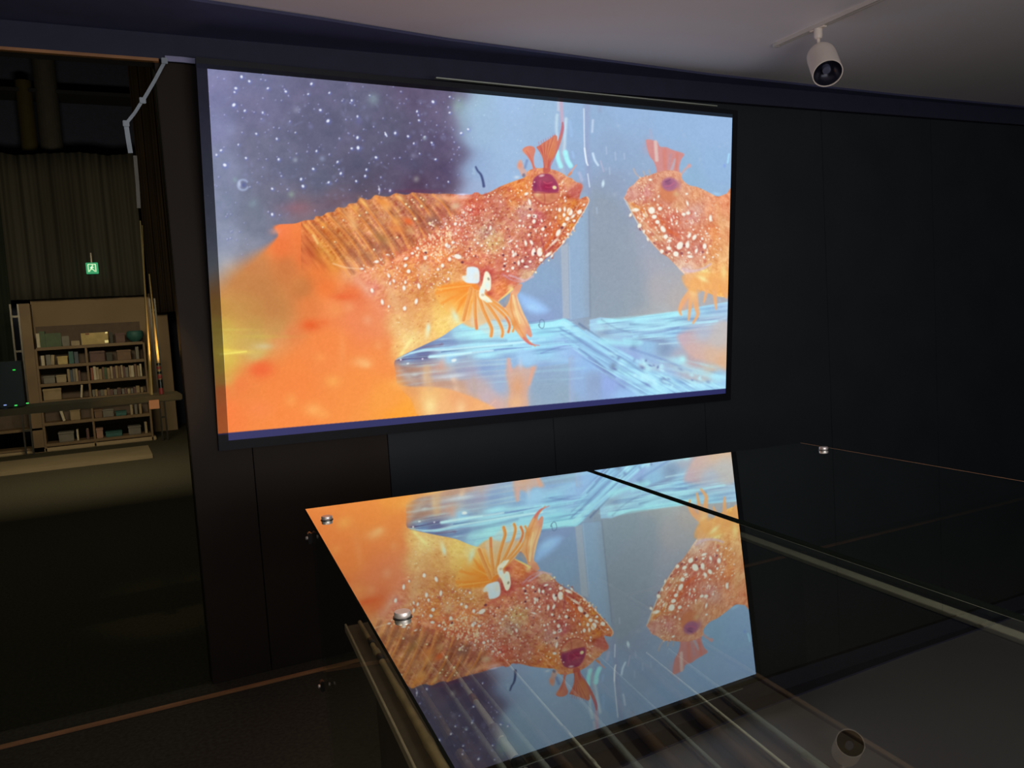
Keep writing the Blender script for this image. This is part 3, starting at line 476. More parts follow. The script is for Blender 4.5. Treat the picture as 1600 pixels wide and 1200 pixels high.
    for x,y,rx,ry,an in ((700,385,3.4,3,0),(697,383,2.5,3,0),(707,379,2.2,2.2,0),(715,401,6,3.6,.3),(664,403,2.6,3.2,0),(634,404,3.5,2.2,-.4),(644,396,2.4,2,0),(633,415,2.4,3,.6),(638,424,3,3,.4),(652,388,2.4,2,.4),(588,409,3.4,2.2,0),(565,420,3,1.6,0),(605,398,2.2,1.2,0),(607,431,2,3.2,-.4),(615,439,1.8,3,-.4),(609,443,1.5,2.4,0),(581,454,2.4,3.6,-.3),(597,472,2.2,4.2,-.2),(631,450,2.4,3.8,-.1),(633,441,1.8,2.6,0),(654,447,2.2,4.6,-.2),(650,471,2.4,4.4,.2),(632,482,2.6,3.4,0),(607,479,1.5,2,0),(620,419,1.3,1.8,0),(700,436,1.8,2.2,0),(684,421,2.2,2.2,0),(691,415,2.6,3,0),(702,405,2.4,3,0),
        (807,385,1.8,2.2,.4),(786,388,1.6,2,0),(801,394,1.8,3,-.2),(805,397,2,2.6,0),(741,375,1.8,1.5,0),(746,380,1.9,1.9,0),(752,384,1.8,1.8,0),(762,392,1.6,1.6,0),(766,356,1.8,3.4,0),(724,332,1.6,2,0),(711,350,2.4,2.6,0),(726,349,1.6,2,0),(735,328,1.4,2,.6),(696,350,1.7,1.7,0),(718,351,1.7,1.7,0),
        (890,331,4.4,6,-.2),(874,328,2.5,3.4,0),(882,327,1.8,4,0),(881,336,2.4,3,0),(886,342,3.6,3.2,-.6),(881,351,3.4,3,0),(872,364,3.2,6,.5),(866,378,1.8,7,.8),(843,394,4.4,7,.0),(833,394,3,6.2,.2),(821,380,2,4.6,-.2),(830,379,2.2,4,-.5),(810,411,2,4,0),(802,399,2,3,.2),(816,408,2.4,2.6,0),(822,417,3.4,1.8,.1),(801,419,2.2,2.6,0),(828,409,2.2,1.8,0),(856,398,2.2,6,.9),(845,406,3.4,3,0),(862,400,1.4,3,.6),(897,345,2.2,2.2,0),(896,357,1.4,2.6,.3),(895,338,4,2,-.8),(905,331,4.2,3,-.7),(887,366,2.4,2.4,.3),(880,378,1.8,3,.5),(912,320,2,1.6,-.5),(859,350,1.2,2.6,.2),(868,340,1.5,2.4,.3),(869,327,1,2,0),
        (822,303,3.4,2.2,-.4),(827,316,2.2,5,-.3),(854,328,1.2,1.4,0),(861,328,1.4,1.4,0),(840,315,1.3,1.3,0),(845,322,1.4,1.4,0),(826,337,3,2.4,-.3),(835,338,3.6,3,.4),(834,346,2.6,3.4,.2),(846,345,1.6,2.4,-.4),(811,353,1.6,2,0),(817,353,1.5,2,0),(828,355,1.8,2,0),(812,345,2,1.4,0),(848,358,2.4,3,.4),(826,367,2,2.2,.3),(837,361,1.6,1.8,0),(862,367,1.2,1.8,0),(852,368,1.6,2,.4),(884,299,1.3,1,0),(882,309,1.3,2,.4),(883,314,1.4,2,0),(878,285,1.6,1.2,0),(788,412,1.8,1.4,0),(797,377,4,1.3,-.5),(789,405,1.6,2,0),(807,377,1.6,1,0),(793,424,2,1.4,0),(786,421,1.8,1.4,0)):
        glow(x+.8,y+1,rx*1.35,ry*1.35,an,(168,80,66),.4);dot(x,y,rx,ry,an,(252,246,232),.97,.9)
    for x,y,r in ((834,338,1.2),(836,396,1.8),(809,399,1.4),(786,399,1.8),(788,416,2),(804,411,1.5),(722,410,2),(878,356,2.2),(829,364,1.2),(852,355,1.6),(665,395,1.8),(828,327,1.8)):
        dot(x,y,r*1.1,r,0,(110,50,62),.85,.9)
    # jaw lines
    stroke([(905,318),(893,338),(880,358),(866,378),(852,392)],(1.4,2),(238,190,160),.65,1);stroke([(898,312),(888,332),(876,352)],2,(238,140,60),.6,1.3);stroke([(872,345),(866,362),(858,378),(848,392)],(3,4),(226,110,50),.7,2);stroke([(846,372),(848,384),(852,396)],(2,3),(170,70,80),.6,1.4)
    stroke([(917,308),(920,314),(914,327),(904,343),(893,360),(878,382),(862,398)],1.4,(250,220,190),.7,.9)
    glow(898,300,8,9,.5,(200,100,86),.6);glow(906,292,4,6,0,(206,104,84),.7);glow(890,285,6,6,0,(226,150,100),.6)
    stroke([(890,272),(894,266),(900,258)],(3,1.4),(232,160,140),.85,1);stroke([(888,274),(892,270)],3,(224,140,96),.9,1.2)
    # eye socket and its rim
    dot(853,299,22.5,22,0,(206,118,88),.75,3)
    th=np.linspace(-.3,3.6,18);stroke([(853+21.5*math.cos(t),298+21*math.sin(t)) for t in th],2.6,(172,66,54),.6,1.4)
    th=np.linspace(0,3.3,14);stroke([(853+15*math.cos(t),300+13*math.sin(t)) for t in th],1.6,(232,150,104),.5,1.2)
    # eye
    sl,m,_=pmask([(832,284),(836,275),(846,271),(858,271),(868,276),(874,286),(875,300),(872,310),(862,317),(850,319),(840,314),(833,303)],1.6);mix(sl,(214,128,98),m*.95)
    sl,m,_=pmask([(832,286),(836,277),(846,272),(858,272),(866,279),(871,288),(872,299),(860,301),(846,300),(833,299)],1.5);mix(sl,(160,62,96),m)
    glow(850,281,14,5,0,(166,84,100),.5);glow(855,292,9,6,0,(158,30,72),.85);glow(836,290,3,7,0,(130,46,90),.7);stroke([(844,282),(843,290),(845,297)],1.8,(190,76,116),.7,1);stroke([(849,284),(854,287),(862,285)],1.6,(206,84,110),.8,.9);stroke([(852,292),(858,293),(863,291)],1.4,(200,76,112),.7,.9)
    dot(866,293,3.2,2.8,.3,(240,222,170),1,.9);dot(846,274.5,4,1.8,-.2,(226,190,190),.9,.9);glow(840,304,4,4,0,(222,170,130),.7);glow(858,310,8,4,0,(222,134,100),.6);glow(845,316,6,3,.5,(180,60,60),.6)
    stroke([(876,280),(877,295),(874,310),(864,320),(850,324)],2,(226,140,90),.5,1.4)
    for k in range(17):
        t=-.5+k*.27;dot(853+23.5*math.cos(t),299+23*math.sin(t),1.2,1.1,0,(255,222,200),.85,.7)
    sl,m,_=pmask([(836,303),(846,302),(860,303),(871,303),(868,312),(860,317),(848,318),(840,312)],1.5);nn=vnoise(3,91,2,.2,sl)*16;mix(sl,np.array([212,132,98.])+nn[...,None],m*.8)
    glow(839,304,4,3,0,(236,196,150),.8);stroke([(850,303),(851,312),(850,319)],1.6,(178,74,70),.6,1);stroke([(832,301),(848,301.5),(872,301)],1.6,(150,50,80),.6,.9)
    for x,y in ((877,287),(880,298),(876,303),(879,283),(823,293),(827,285),(822,290)): dot(x,y,1,1.6,0,(250,220,180),.85,.7)
    # crest fans
    sl,m,_=pmask([(849,270),(849,258),(847,246),(842,236),(838,230),(843,227),(848,223),(855,219),(861,215),(866,211),(870,213),(871,220),(877,200),(879,190),(881,200),(878,215),(872,233),(866,245),(860,255),(859,268)],.9)
    mix(sl,idw([(850,225,208,124,104),(845,235,198,96,92),(855,235,216,130,88),(865,225,222,136,96),(862,240,216,130,86),(853,255,196,92,84),(878,200,190,118,140),(872,225,204,118,100)],sl),m)
    for k in range(9):
        t=k/8;stroke([(852+2*t,262),(848+8*t,245),(840+27*t,229-15*t)],(1.6,.9),(188,84,86) if k%2 else (226,150,104),.6,.7)
    stroke([(858,262),(868,240),(875,215),(878.5,192)],(2,2.4),(196,112,120),.8,.9)
    for k in range(8): stroke([(842+3.6*k,226-1.8*k),(841.5+3.6*k,222-1.8*k)],1,(196,120,130),.7,.6,False)
    sl,m,_=pmask([(833,266),(830,255),(824,245),(819,239),(816,234),(820,230),(827,228),(834,230),(836,236),(834,247),(835,258),(838,266)],1);mix(sl,(218,130,110),m*.97);glow(822,236,5,4,0,(232,150,112),.8);stroke([(834,262),(828,246),(822,236)],1.6,(204,100,88),.6,.8)
    poly([(838,234),(842,244),(847,255),(848,262),(838,262),(834,256),(834,244)],(166,190,220),.95,1)
    sl,m,_=pmask([(808,262),(810,252),(814,250),(817,258),(822,268),(826,274),(816,276),(811,266)],1.2);mix(sl,(226,170,150),m*.75);glow(812,258,4,5,0,(232,150,120),.85)
    stroke([(823,251),(820,262)],3.5,(110,130,180),.6,1.6);dot(818,274,2.5,3,0,(96,100,130),.7,1.2);glow(807,277,4,2.5,0,(214,228,240),.8)
    # fish 2 dots
    H2=[(985,320),(1000,300),(1030,320),(1060,325),(1090,330),(1125,350),(1130,400),(1090,412),(1050,405),(1020,380),(1000,350)]
    scatter(150,H2,1,3,RD,.2,.5,15);scatter(240,H2,.6,1.5,WH,.45,.95,16,1.6,.9);scatter(50,[(1000,275),(1025,272),(1030,310),(990,300)],.6,1.2,[(250,220,180),(206,120,96)],.5,.9,17);scatter(40,[(1080,295),(1130,310),(1130,345),(1090,330)],.6,1.3,[(245,200,170)],.3,.7,18)
    for x,y,rx,ry,an in ((1018,329,5,5.4,0),(1022,339,4,3.2,0),(1027,347,3.4,3,0),(1036,358,3.8,5.4,-.5),(1040,370,3.4,3.4,-.5),(1046,376,3,2,.4),(1031,326,3.2,3,0),(1008,336,4.5,3.2,.6),(993,328,6.5,2.8,-.1),(999,353,3,3.6,.4),(985,336,2,3,.5),(1006,362,1.6,2.6,.2),(1012,374,1.6,3,-.3),(1062,384,4.6,6.4,.5),(1074,383,3.2,5.2,0),(1077,368,2.4,4.6,.4),(1085,371,2.8,4.6,.5),(1097,373,1.8,2.2,0),(1056,397,4.2,4,0),(1045,388,3.8,3,.3),(1034,393,2.8,3,0),(1078,401,4.4,2.4,.1),(1076,395,2.2,2,0),(1088,392,2,4,.3),(1101,385,3,4.4,0),(1045,325,1.6,1.6,0),(1074,318,1.8,4,-.3),(1073,303,2,1.6,0),(1075,333,3.4,2.6,0),(1068,335,3,2.4,0),(1110,341,2.4,5,0),(1016,281,2.8,1.8,0),(1029,307,1.4,2,.2),(1022,312,1.3,1.8,0),(1058,331,1.4,1.4,0),(1049,344,1.4,3,-.2),(1057,349,1.6,2.4,.3),(1100,402,1.8,1.8,0),(1114,402,1.5,1.5,0),(1104,365,2,1.4,0)):
        glow(x+.8,y+1,rx*1.3,ry*1.3,an,(176,86,66),.35);dot(x,y,rx,ry,an,(250,248,234),.96,1)
    for x,y,r in ((1001,358,2.6),(1069,384,2),(1041,395,2.2),(1065,396,2.4),(1098,394,2),(1022,380,1.8)): dot(x,y,r,r,0,(150,80,84),.8,1.1)
    stroke([(980,316),(1000,340),(1020,362),(1042,382)],1.6,(240,200,170),.55,1.1);stroke([(988,318),(1004,330),(1010,338)],3,(232,140,60),.6,1.6);stroke([(1030,340),(1044,360),(1058,368)],4,(216,96,50),.6,2);stroke([(975,310),(988,334),(1006,364),(1034,396)],1.4,(246,226,200),.7,1)
    stroke([(1120,320),(1128,350),(1132,400)],9,(236,176,120),.4,4);glow(1118,375,5,20,0,(238,160,90),.5)
    glow(1087,291,5,2,0,(200,235,250),0.);glow(1120,303,7,2.5,.1,(175,215,245),.6)
    stroke([(1139,241),(1137,254)],2.6,(170,226,255),.85,1.2);glow(1132,259,2,3,0,(130,160,235),.7)
    # cursor hand
    CU=(96,122,150);stroke([(841.5,508),(842.5,511),(844,512)],1,CU,.7,.7)
    stroke([(843,508),(843,502),(845,499.5),(848,500),(850,503),(850,508),(849,512),(845.5,513),(843,511),(841,507.5),(842.5,507)],1,CU,.75,.7)
    # overall fine grain
    g=(vnoise(1.6,40)*2.2+vnoise(4,41)*2.0)
    img[:]=img+g[...,None]
    # bottom: bare screen under the picture
    yb=676+(gx-357)*(607.5-676)/(1132.7-357)
    t=np.clip((gy-yb)/1.0+.5,0,1)[...,None]
    bare=np.stack([56-(gx-357)/776*14,55-(gx-357)/776*10,100-(gx-357)/776*4],-1)
    img[:]=img*(1-t)+bare*t
    return np.clip(img,0,255)/255.0
# ================================================================== the setting
m_floor=mat('dark_carpet',(.060,.056,.042),.95,noise=.3,scale=60,spec=.1)
m_wall=mat('black_panel',(.030,.037,.040),.55,noise=.12,scale=3,spec=.25)
m_ceil=mat('white_ceiling',(.80,.77,.77),.9,noise=.03,scale=2)
m_dark=mat('dark_brown_wall',(.035,.027,.020),.8,noise=.25,scale=4)
m_trim=mat('orange_wood_trim',(.42,.20,.08),.5,noise=.3,scale=6)
bm=nb(); B(bm,-7,-8,-.1,7,13.2,0); struct('floor',bm,m_floor)
bm=nb(); B(bm,-7,-8,2.78,7,0.06,2.9); struct('ceiling',bm,m_ceil)
WX=-.155                                                # where the glass front ends and the black wall starts
bm=nb()
xs=[.72,1.62,2.62,3.62,4.62,5.62,7]
for a,b in zip(xs,xs[1:]): B(bm,a+.001,.02,.0,b-.001,.10,2.66,.002)
B(bm,.72,.05,0,7,.12,2.78); struct('wall_back',bm,m_wall)
bm=nb()
for a,b in zip([WX,.10,.718],[.098,.718]): B(bm,a+.001,.02,.0,b-.001,.10,2.66,.002)
B(bm,WX,.05,0,.72,.12,2.78); struct('wall_screen_side',bm,mat('black_brown_panel',(.028,.020,.013),.6,noise=.15,scale=3,spec=.2))
bm=nb(); e_=[(-7,-1.2),(-3,-.80),(.03,-.38),(.46,-.33),(1.06,-.24),(2.66,-.11),(4.2,-.06),(7,-.04)]  # dark sheet that paints in the shade on the ceiling above the screen
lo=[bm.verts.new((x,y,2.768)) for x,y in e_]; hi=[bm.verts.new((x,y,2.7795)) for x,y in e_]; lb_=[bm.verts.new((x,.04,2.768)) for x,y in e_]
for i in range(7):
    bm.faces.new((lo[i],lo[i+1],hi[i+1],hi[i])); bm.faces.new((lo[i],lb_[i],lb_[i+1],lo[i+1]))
struct('ceiling_shade',bm,mat('ceiling_shade_paint',(.07,.078,.16),.7,noise=.1))
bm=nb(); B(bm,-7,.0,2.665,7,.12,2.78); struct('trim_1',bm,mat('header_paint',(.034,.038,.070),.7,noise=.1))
bm=nb(); B(bm,-7,-.012,2.652,-.14,.01,2.664); struct('trim_2',bm,m_trim)
bm=nb(); B(bm,-7,-.125,0,7,-.10,.011,.003); struct('trim_3',bm,m_trim)
bm=nb(); B(bm,7,-8,0,7.1,13.2,7.6); struct('wall_right',bm,m_wall)
bm=nb(); B(bm,-7.1,-8,0,-7,13.2,7.6); struct('wall_left',bm,m_dark)
bm=nb(); B(bm,-7,-8.1,0,7,-8,2.9); struct('wall_front',bm,m_dark)
g_win=glass('window_glass',(.80,.84,.80),.35,3.0)
bm=nb(); B(bm,-7,-.006,.022,WX-.004,.004,2.652); o=struct('window_1',bm,g_win)
for i,x in enumerate((-2.6,-4.9)):
    pass
# the hall seen through the glass
HY=10.3
m_cream=mat('cream_board',(.34,.26,.17),.7,noise=.12,scale=2)
m_hall=mat('hall_upper_wall',(.028,.034,.075),.9,noise=.1)
m_hceil=mat('hall_ceiling',(.012,.014,.022),.9)
bm=nb(); B(bm,-7,12.6,0,7,12.8,7.6); struct('wall_far',bm,m_hall)
bm=nb(); B(bm,-7,.12,7.5,7,13.2,7.6); struct('ceiling_far',bm,m_hceil)
a=at(0,143,1,12.2); b=at(235,150,1,12.2)
bm=nb(); B(bm,-7,12.0,a.z-.03,7,12.6,a.z+.03); struct('trim_4',bm,m_hceil)
a=at(82,240,1,12.0)
bm=nb(); lathe(bm,[(.17,0),(.17,3.4)],(a.x,12.1,3.0),(0,0,1),24); struct('trim_5',bm,mat('grey_pillar',(.045,.042,.045),.8))
a=at(47,240,1,12.0)
bm=nb(); lathe(bm,[(.12,0),(.12,2.9)],(a.x,12.1,3.0),(0,0,1),24); struct('trim_6',bm,mat('olive_pillar',(.040,.032,.010),.8))
# ================================================================== projection screen
TL=Vector((0.0330086,-0.117655,2.6038532)); TR=Vector((2.7923769,-0.117655,2.5448079)); BR=Vector((2.7593683,0,1.0022153)); BL=Vector((0,0,1.0612606))
UX=(TR-TL).normalized(); UZ=(TL-BL).normalized(); UN=UX.cross(UZ).normalized()      # UN points away from the room? fixed below
if UN.y>0: UN=-UN
SW=(TR-TL).length; SH=(TL-BL).length
PIC=paint_picture()
Q=[(0,0,357.5,688),(1,0,1133.6,615),(1,1,1144.2,184),(0,1,323.5,107.5)]   # traced corners of the bare screen in the painting's own grid
A_=[];b_=[]
for u,v,x,y in Q:
    A_.append([u,v,1,0,0,0,-u*x,-v*x]);b_.append(x);A_.append([0,0,0,u,v,1,-u*y,-v*y]);b_.append(y)
HM=np.append(np.linalg.solve(np.array(A_),np.array(b_)),1).reshape(3,3)
def lookup(u,v):
    q=np.stack([u,v,np.ones_like(u)],-1)@HM.T; x=(q[...,0]/q[...,2]-BX0)*BS-.5; y=(q[...,1]/q[...,2]-BY0)*BS-.5
    x=np.clip(x,0,BW-1.01); y=np.clip(y,0,BH-1.01); i=x.astype(int); j=y.astype(int); fx=(x-i)[...,None]; fy=(y-j)[...,None]
    c=(PIC[j,i]*(1-fx)+PIC[j,i+1]*fx)*(1-fy)+(PIC[j+1,i]*(1-fx)+PIC[j+1,i+1]*fx)*fy
    return np.where(c<=.04045,c/12.92,((c+.055)/1.055)**2.4)
def picture_grid(name,u0,u1,v0,v1,nu,nv,off,gain,parent,m):
    U,V=np.meshgrid(np.linspace(u0,u1,nu),np.linspace(v0,v1,nv))
    P=np.array(BL)[None,None]+U[...,None]*SW*np.array(UX)+V[...,None]*SH*np.array(UZ)+off*np.array(UN)
    me=bpy.data.meshes.new(name); n=nu*nv; me.vertices.add(n); me.vertices.foreach_set('co',P.astype(np.float32).ravel())
    idx=np.arange(n).reshape(nv,nu); q=np.stack([idx[:-1,:-1],idx[:-1,1:],idx[1:,1:],idx[1:,:-1]],-1).reshape(-1,4); k=len(q)
    me.loops.add(k*4); me.loops.foreach_set('vertex_index',q.astype(np.int32).ravel())
    me.polygons.add(k); me.polygons.foreach_set('loop_start',np.arange(0,k*4,4,dtype=np.int32)); me.polygons.foreach_set('loop_total',np.full(k,4,np.int32))
    me.update(calc_edges=True)
    at_=me.color_attributes.new('picture','FLOAT_COLOR','POINT'); c=lookup(U,V)*(gain(V)[...,None] if callable(gain) else gain)
    at_.data.foreach_set('color',np.concatenate([c,np.ones(c.shape[:2]+(1,))],-1).astype(np.float32).ravel())
    return link(name,me,parent,m)
def lit_mat(name,base,strength):
    m,nt,out=nm(name); b=nt.nodes.new('ShaderNodeBsdfPrincipled'); nt.links.new(b.outputs[0],out.inputs[0])
    b.inputs['Base Color'].default_value=base+(1,); b.inputs['Roughness'].default_value=.8; b.inputs['Specular IOR Level'].default_value=.1
    a=nt.nodes.new('ShaderNodeAttribute'); a.attribute_name='picture'; nt.links.new(a.outputs['Color'],b.inputs['Emission Color']); b.inputs['Emission Strength'].default_value=strength
    return m
scr=thing('projection_screen',BL,'large wall screen showing a speckled orange fish and its mirror image in a tank','screen')
picture_grid('screen_surface',0,1,0,1,1060,590,0,1.0,scr,lit_mat('lit_screen',(.02,.02,.02),1.0))
m_fr=mat('black_frame',(.010,.011,.014),.5,noise=.1,spec=.3)
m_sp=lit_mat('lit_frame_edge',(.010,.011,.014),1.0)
FW=.042
def sbox(bm,u0,v0,u1,v1,n0,n1):   # box in screen axes (metres from the lower left corner)
    vs=[BL+UX*x+UZ*z+UN*n for x in (u0,u1) for z in (v0,v1) for n in (n0,n1)]
    V_=[bm.verts.new(v) for v in vs]
    for q in ((0,1,3,2),(4,6,7,5),(0,4,5,1),(2,3,7,6),(0,2,6,4),(1,5,7,3)): bm.faces.new([V_[i] for i in q])
bm=nb(); sbox(bm,-FW,-FW,SW+FW,SH+FW,-.035,-.003); obj('back_panel',bm,m_fr,scr)
for nme,(u0,v0,u1,v1) in (('frame_side',(-FW,-FW,0,SH+FW)),('frame_side',(SW,-FW,SW+.03,SH+FW)),('frame_top',(0,SH,SW,SH+FW)),('frame_bottom',(0,-FW,SW,0))):
    bm=nb(); sbox(bm,u0,v0,u1,v1,-.003,.001); obj(nme,bm,m_fr,scr)
# light of the picture spilling over the black frame
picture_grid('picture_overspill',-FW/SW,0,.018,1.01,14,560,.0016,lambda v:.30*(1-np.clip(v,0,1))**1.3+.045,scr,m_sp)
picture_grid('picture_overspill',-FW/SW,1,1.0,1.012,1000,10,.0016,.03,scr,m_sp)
bm=nb(); sbox(bm,1.0,SH+.052,SW-.11,SH+.058,-.02,.004); obj('top_edge_glint',bm,mat('pale_glint',(.45,.5,.42),.4,.3),scr)  # pale bar standing for light caught on the frame's top edge
# ================================================================== glass display case
case_o=Vector((0.071,-1.14,0)); ca=Vector((.9940,-.1097,0)); cb=Vector((-.1097,-.9940,0)); GZ=.95
CM=Matrix(((ca.x,cb.x,0,case_o.x),(ca.y,cb.y,0,case_o.y),(0,0,1,0),(0,0,0,1)))
crz=math.atan2(ca.y,ca.x)
case=thing('display_case',(case_o.x,case_o.y,0),'glass-topped table case with two panes mirroring the screen','display case',crz)
g_top=glass('mirroring_glass',(.55,.57,.52),1.82,3.1,0,(.92,.98,.93))
g_side=glass('side_glass',(.93,.96,.94),.25,3.0)
g_clr=clear('clear_underside',(.95,.97,.95))
m_edge=mat('dark_glass_edge',(.012,.02,.018),.2,spec=.5)
def pane(name,a0,a1,b0,b1,z0,z1,parent):
    bm=nb(); B(bm,a0,b0,z0,a1,b1,z1,0,CM)
    bmesh.ops.recalc_face_normals(bm,faces=bm.faces)
    for f_ in bm.faces: f_.material_index=0 if f_.normal.z>.5 else (1 if f_.normal.z<-.5 else 2)
    me=bpy.data.meshes.new(name); bm.to_mesh(me); bm.free(); return link(name,me,parent,[g_top,g_clr,m_edge])
DB=2.5
pane('top_pane',0,.980,0,DB,GZ-.012,GZ,case); pane('top_pane',1.008,1.905,0,DB,GZ-.012,GZ,case)
bm=nb(); B(bm,.012,.012,.02,.020,DB-.02,GZ-.013,0,CM); obj('side_pane',bm,g_side,case)
bm=nb(); B(bm,.022,.012,.02,1.88,.020,GZ-.013,0,CM); obj('back_pane',bm,g_side,case)
m_rail=mat('grey_rail',(.40,.38,.34),.5,noise=.08)
m_gap=mat('black_gap',(.004,.004,.004),.9)
for a0,a1,z1,mm in ((.944,.972,GZ-.014,m_rail),(1.014,1.030,GZ-.014,m_rail),(.972,1.016,GZ-.03,m_gap)):
    bm=nb(); B(bm,a0,.02,z1-.008,a1,DB,z1,.001,CM); obj('rail',bm,mm,case)
bm=nb(); B(bm,1.9055,.0,GZ-.010,1.9085,1.25,GZ,0,CM); obj('edge_glint',bm,mat('amber_glint',(.75,.42,.22),.4),case)  # amber strip painting in the light caught by the right glass edge
bm=nb(); B(bm,0.03,.03,0,1.88,DB-.03,.06,.004,CM); obj('plinth',bm,m_dark,case)
m_board=mat('dark_brown_board',(.060,.042,.028),.6,noise=.3,scale=5,stretch=(1,6,1))
bm=nb(); B(bm,.026,.553,.73,.735,DB-.04,.75,.002,CM); board=obj('board_panel',bm,m_board,case)
bm=nb(); B(bm,.0225,.550,.735,.0275,DB-.04,.755,.001,CM); obj('edge_strip',bm,mat('pale_brown_edge',(.30,.24,.17),.5),board)
bm=nb(); B(bm,.7355,.550,.735,.748,DB-.04,.755,.001,CM); obj('edge_strip',bm,mat('brown_edge',(.13,.08,.05),.5),board)
for a in (.08,.62):
    bm=nb(); B(bm,a,.60,.06,a+.05,DB-.1,.73,.002,CM); obj('board_support',bm,m_dark,case)
# clamps through the glass
m_chr=mat('chrome',(.80,.74,.70),.45,.75,noise=.05)
m_chd=mat('dark_metal',(.08,.075,.07),.35,.9)
def clamp(x,y,label):
    t=thing('glass_clamp',(x,y,GZ),label,'clamp',group='metal clamps on the glass top')
    bm=nb(); lathe(bm,[(.0150,.001),(.0160,.003),(.0160,.009),(.0150,.0115),(.0,.0118)],(x,y,GZ),(0,0,1),32); obj('cap',bm,m_chr,t,True)
    bm=nb(); lathe(bm,[(.0185,.0001),(.0185,.0014)],(x,y,GZ),(0,0,1),32); obj('washer',bm,m_chd,t,True)
    bm=nb(); lathe(bm,[(.011,-.048),(.013,-.045),(.013,-.0125)],(x,y,GZ),(0,0,1),24); obj('lower_body',bm,m_chd,t,True)
    return t
clamp(.091,-1.337,'small round metal clamp at the back left corner of the glass')
clamp(.008,-2.262,'small round metal clamp nearest the viewer on the left glass edge')
clamp(1.901,-1.527,'small round metal clamp on the far right glass edge')
for (px,py),lb in (((489,838),'tiny metal clip just under the back left glass corner'),((507,1068),'tiny metal clip low on the case corner edge')):
    z=at(px,py,1,-1.14).z; p=CM@Vector((.004,.010,z))
    t=thing('edge_clip',p,lb,'clip',crz); bm=nb(); B(bm,-.001,.0,z-.018,.011,.024,z+.018,.003,CM); obj('clip_body',bm,m_chd,t)
    bm=nb(); lathe(bm,[(.006,0),(.006,.005),(.004,.007)],CM@Vector((-.001,.012,z)),-ca,16); obj('screw_head',bm,m_chr,t,True)
# ---- fishing rods lying on the board
m_bam=mat('bamboo',(.22,.155,.08),.35,noise=.35,scale=20,spec=.6)
m_bam2=mat('dark_bamboo',(.10,.06,.035),.35,noise=.3,scale=20,spec=.6)
m_grey=mat('grey_tube',(.30,.32,.33),.3,.2,noise=.1,spec=.6)
m_band=mat('black_wrap',(.015,.012,.012),.3,spec=.6)
m_wh=mat('white_tube',(.62,.60,.56),.3,noise=.06)
m_red=mat('red_wrap',(.35,.05,.05),.4)
def rod(p0,p1,r0,r1,ma,label,joints=(),ferr=(),z=.758,name='fishing_rod',cat='fishing rod',group='fishing rods under the glass'):
    a=at(p0[0],p0[1],2,z+r0); b=at(p1[0],p1[1],2,z+r1)
    t=thing(name,a,label,cat,group=group); d=b-a; n=26; pts=[];rs=[]
    for k in range(n+1):
        s=k/n; r=r0+(r1-r0)*s; pts.append(a+d*s); rs.append(r)
        for j in joints:
            if abs(s-j)<.5/n: rs[-1]=r*1.18
    bm=nb(); tube(bm,pts,rs,12); sh=obj('shaft',bm,ma,t,True)
    for s0,s1,mm,nme in ferr:
        bm=nb(); r=(r0+(r1-r0)*s0)*1.35; tube(bm,[a+d*s0,a+d*(s0+.004),a+d*(s1-.004),a+d*s1],[r*.85,r,r,r*.85],14); obj(nme,bm,mm,sh,True)
    return t
rod((562,972),(712,1235),.005,.0100,m_bam,'jointed bamboo rod nearest the pale board edge',(.30,.55,.8),[(.16,.20,m_band,'wrap'),(.29,.33,m_band,'wrap'),(.245,.285,m_bam,'collar')])
rod((590,968),(752,1232),.005,.0095,m_bam,'bamboo rod just left of the glass edge, second from the board edge',(.35,.7),[(.20,.27,m_chd,'reel_seat'),(.80,.86,m_band,'wrap')])
rod((648,1002),(800,1222),.003,.0065,m_grey,'thin grey rod just inside the left glass edge')
rod((690,1020),(830,1222),.003,.0095,m_wh,'rod with a white handle and chrome collar',(),[(.42,.47,mat('brass',(.8,.5,.2),.3,.8),'brass_collar'),(.66,.75,m_chr,'chrome_collar'),(.88,.95,m_chd,'end_fitting')])
rod((715,1030),(872,1222),.003,.006,m_grey,'grey rod right of the white-handled one')
rod((742,1028),(905,1222),.003,.010,m_bam2,'dark rod among the grey ones')
rod((770,1010),(962,1230),.0024,.0030,m_wh,'slim pale rod with a metal tip fitting',(),[(.66,.71,m_chr,'tip_fitting'),(.86,.88,m_chr,'guide_ring')])
rod((842,1020),(1025,1232),.003,.007,m_grey,'thick grey rod in the middle of the board')
rod((880,1010),(1090,1235),.006,.014,m_bam2,'broad dark brown rod case in the middle of the board')
rod((930,1020),(1160,1235),.002,.0045,m_grey,'thin grey rod right of the brown rod case')
rod((975,1010),(1215,1232),.005,.013,m_bam2,'second broad brown rod case, further right')
rod((1010,1020),(1270,1232),.002,.0035,m_wh,'thin pale rod near the right side of the board')
rod((1045,1015),(1330,1235),.003,.008,m_grey,'rightmost grey rod on the board')
# ================================================================== track light
tx=2.655
t=thing('lighting_track',(tx,-.62,2.78),'white track rail on the ceiling carrying the spotlight','track')
bm=nb(); B(bm,tx-.018,-3.4,2.762,tx-.006,-.62,2.7799); B(bm,tx+.006,-3.4,2.762,tx+.018,-.62,2.7799); B(bm,tx-.006,-3.4,2.774,tx+.006,-.62,2.7799); obj('rail_body',bm,mat('white_enamel',(.66,.62,.56),.45,noise=.04),t)
bm=nb(); B(bm,tx-.019,-.62,2.760,tx+.019,-.60,2.7799,.002); obj('end_cap',bm,mat('white_cap',(.62,.6,.56),.5),t)
bm=nb(); B(bm,tx-.0055,-3.4,2.7725,tx+.0055,-.625,2.7735); obj('slot',bm,m_gap,t)
m_body=mat('warm_white_enamel',(.92,.83,.72),.4,noise=.04)
top=Vector((2.664,-.872,2.652)); face=Vector((2.587,-.982,2.521)); ax=(face-top).normalized(); L=(face-top).length
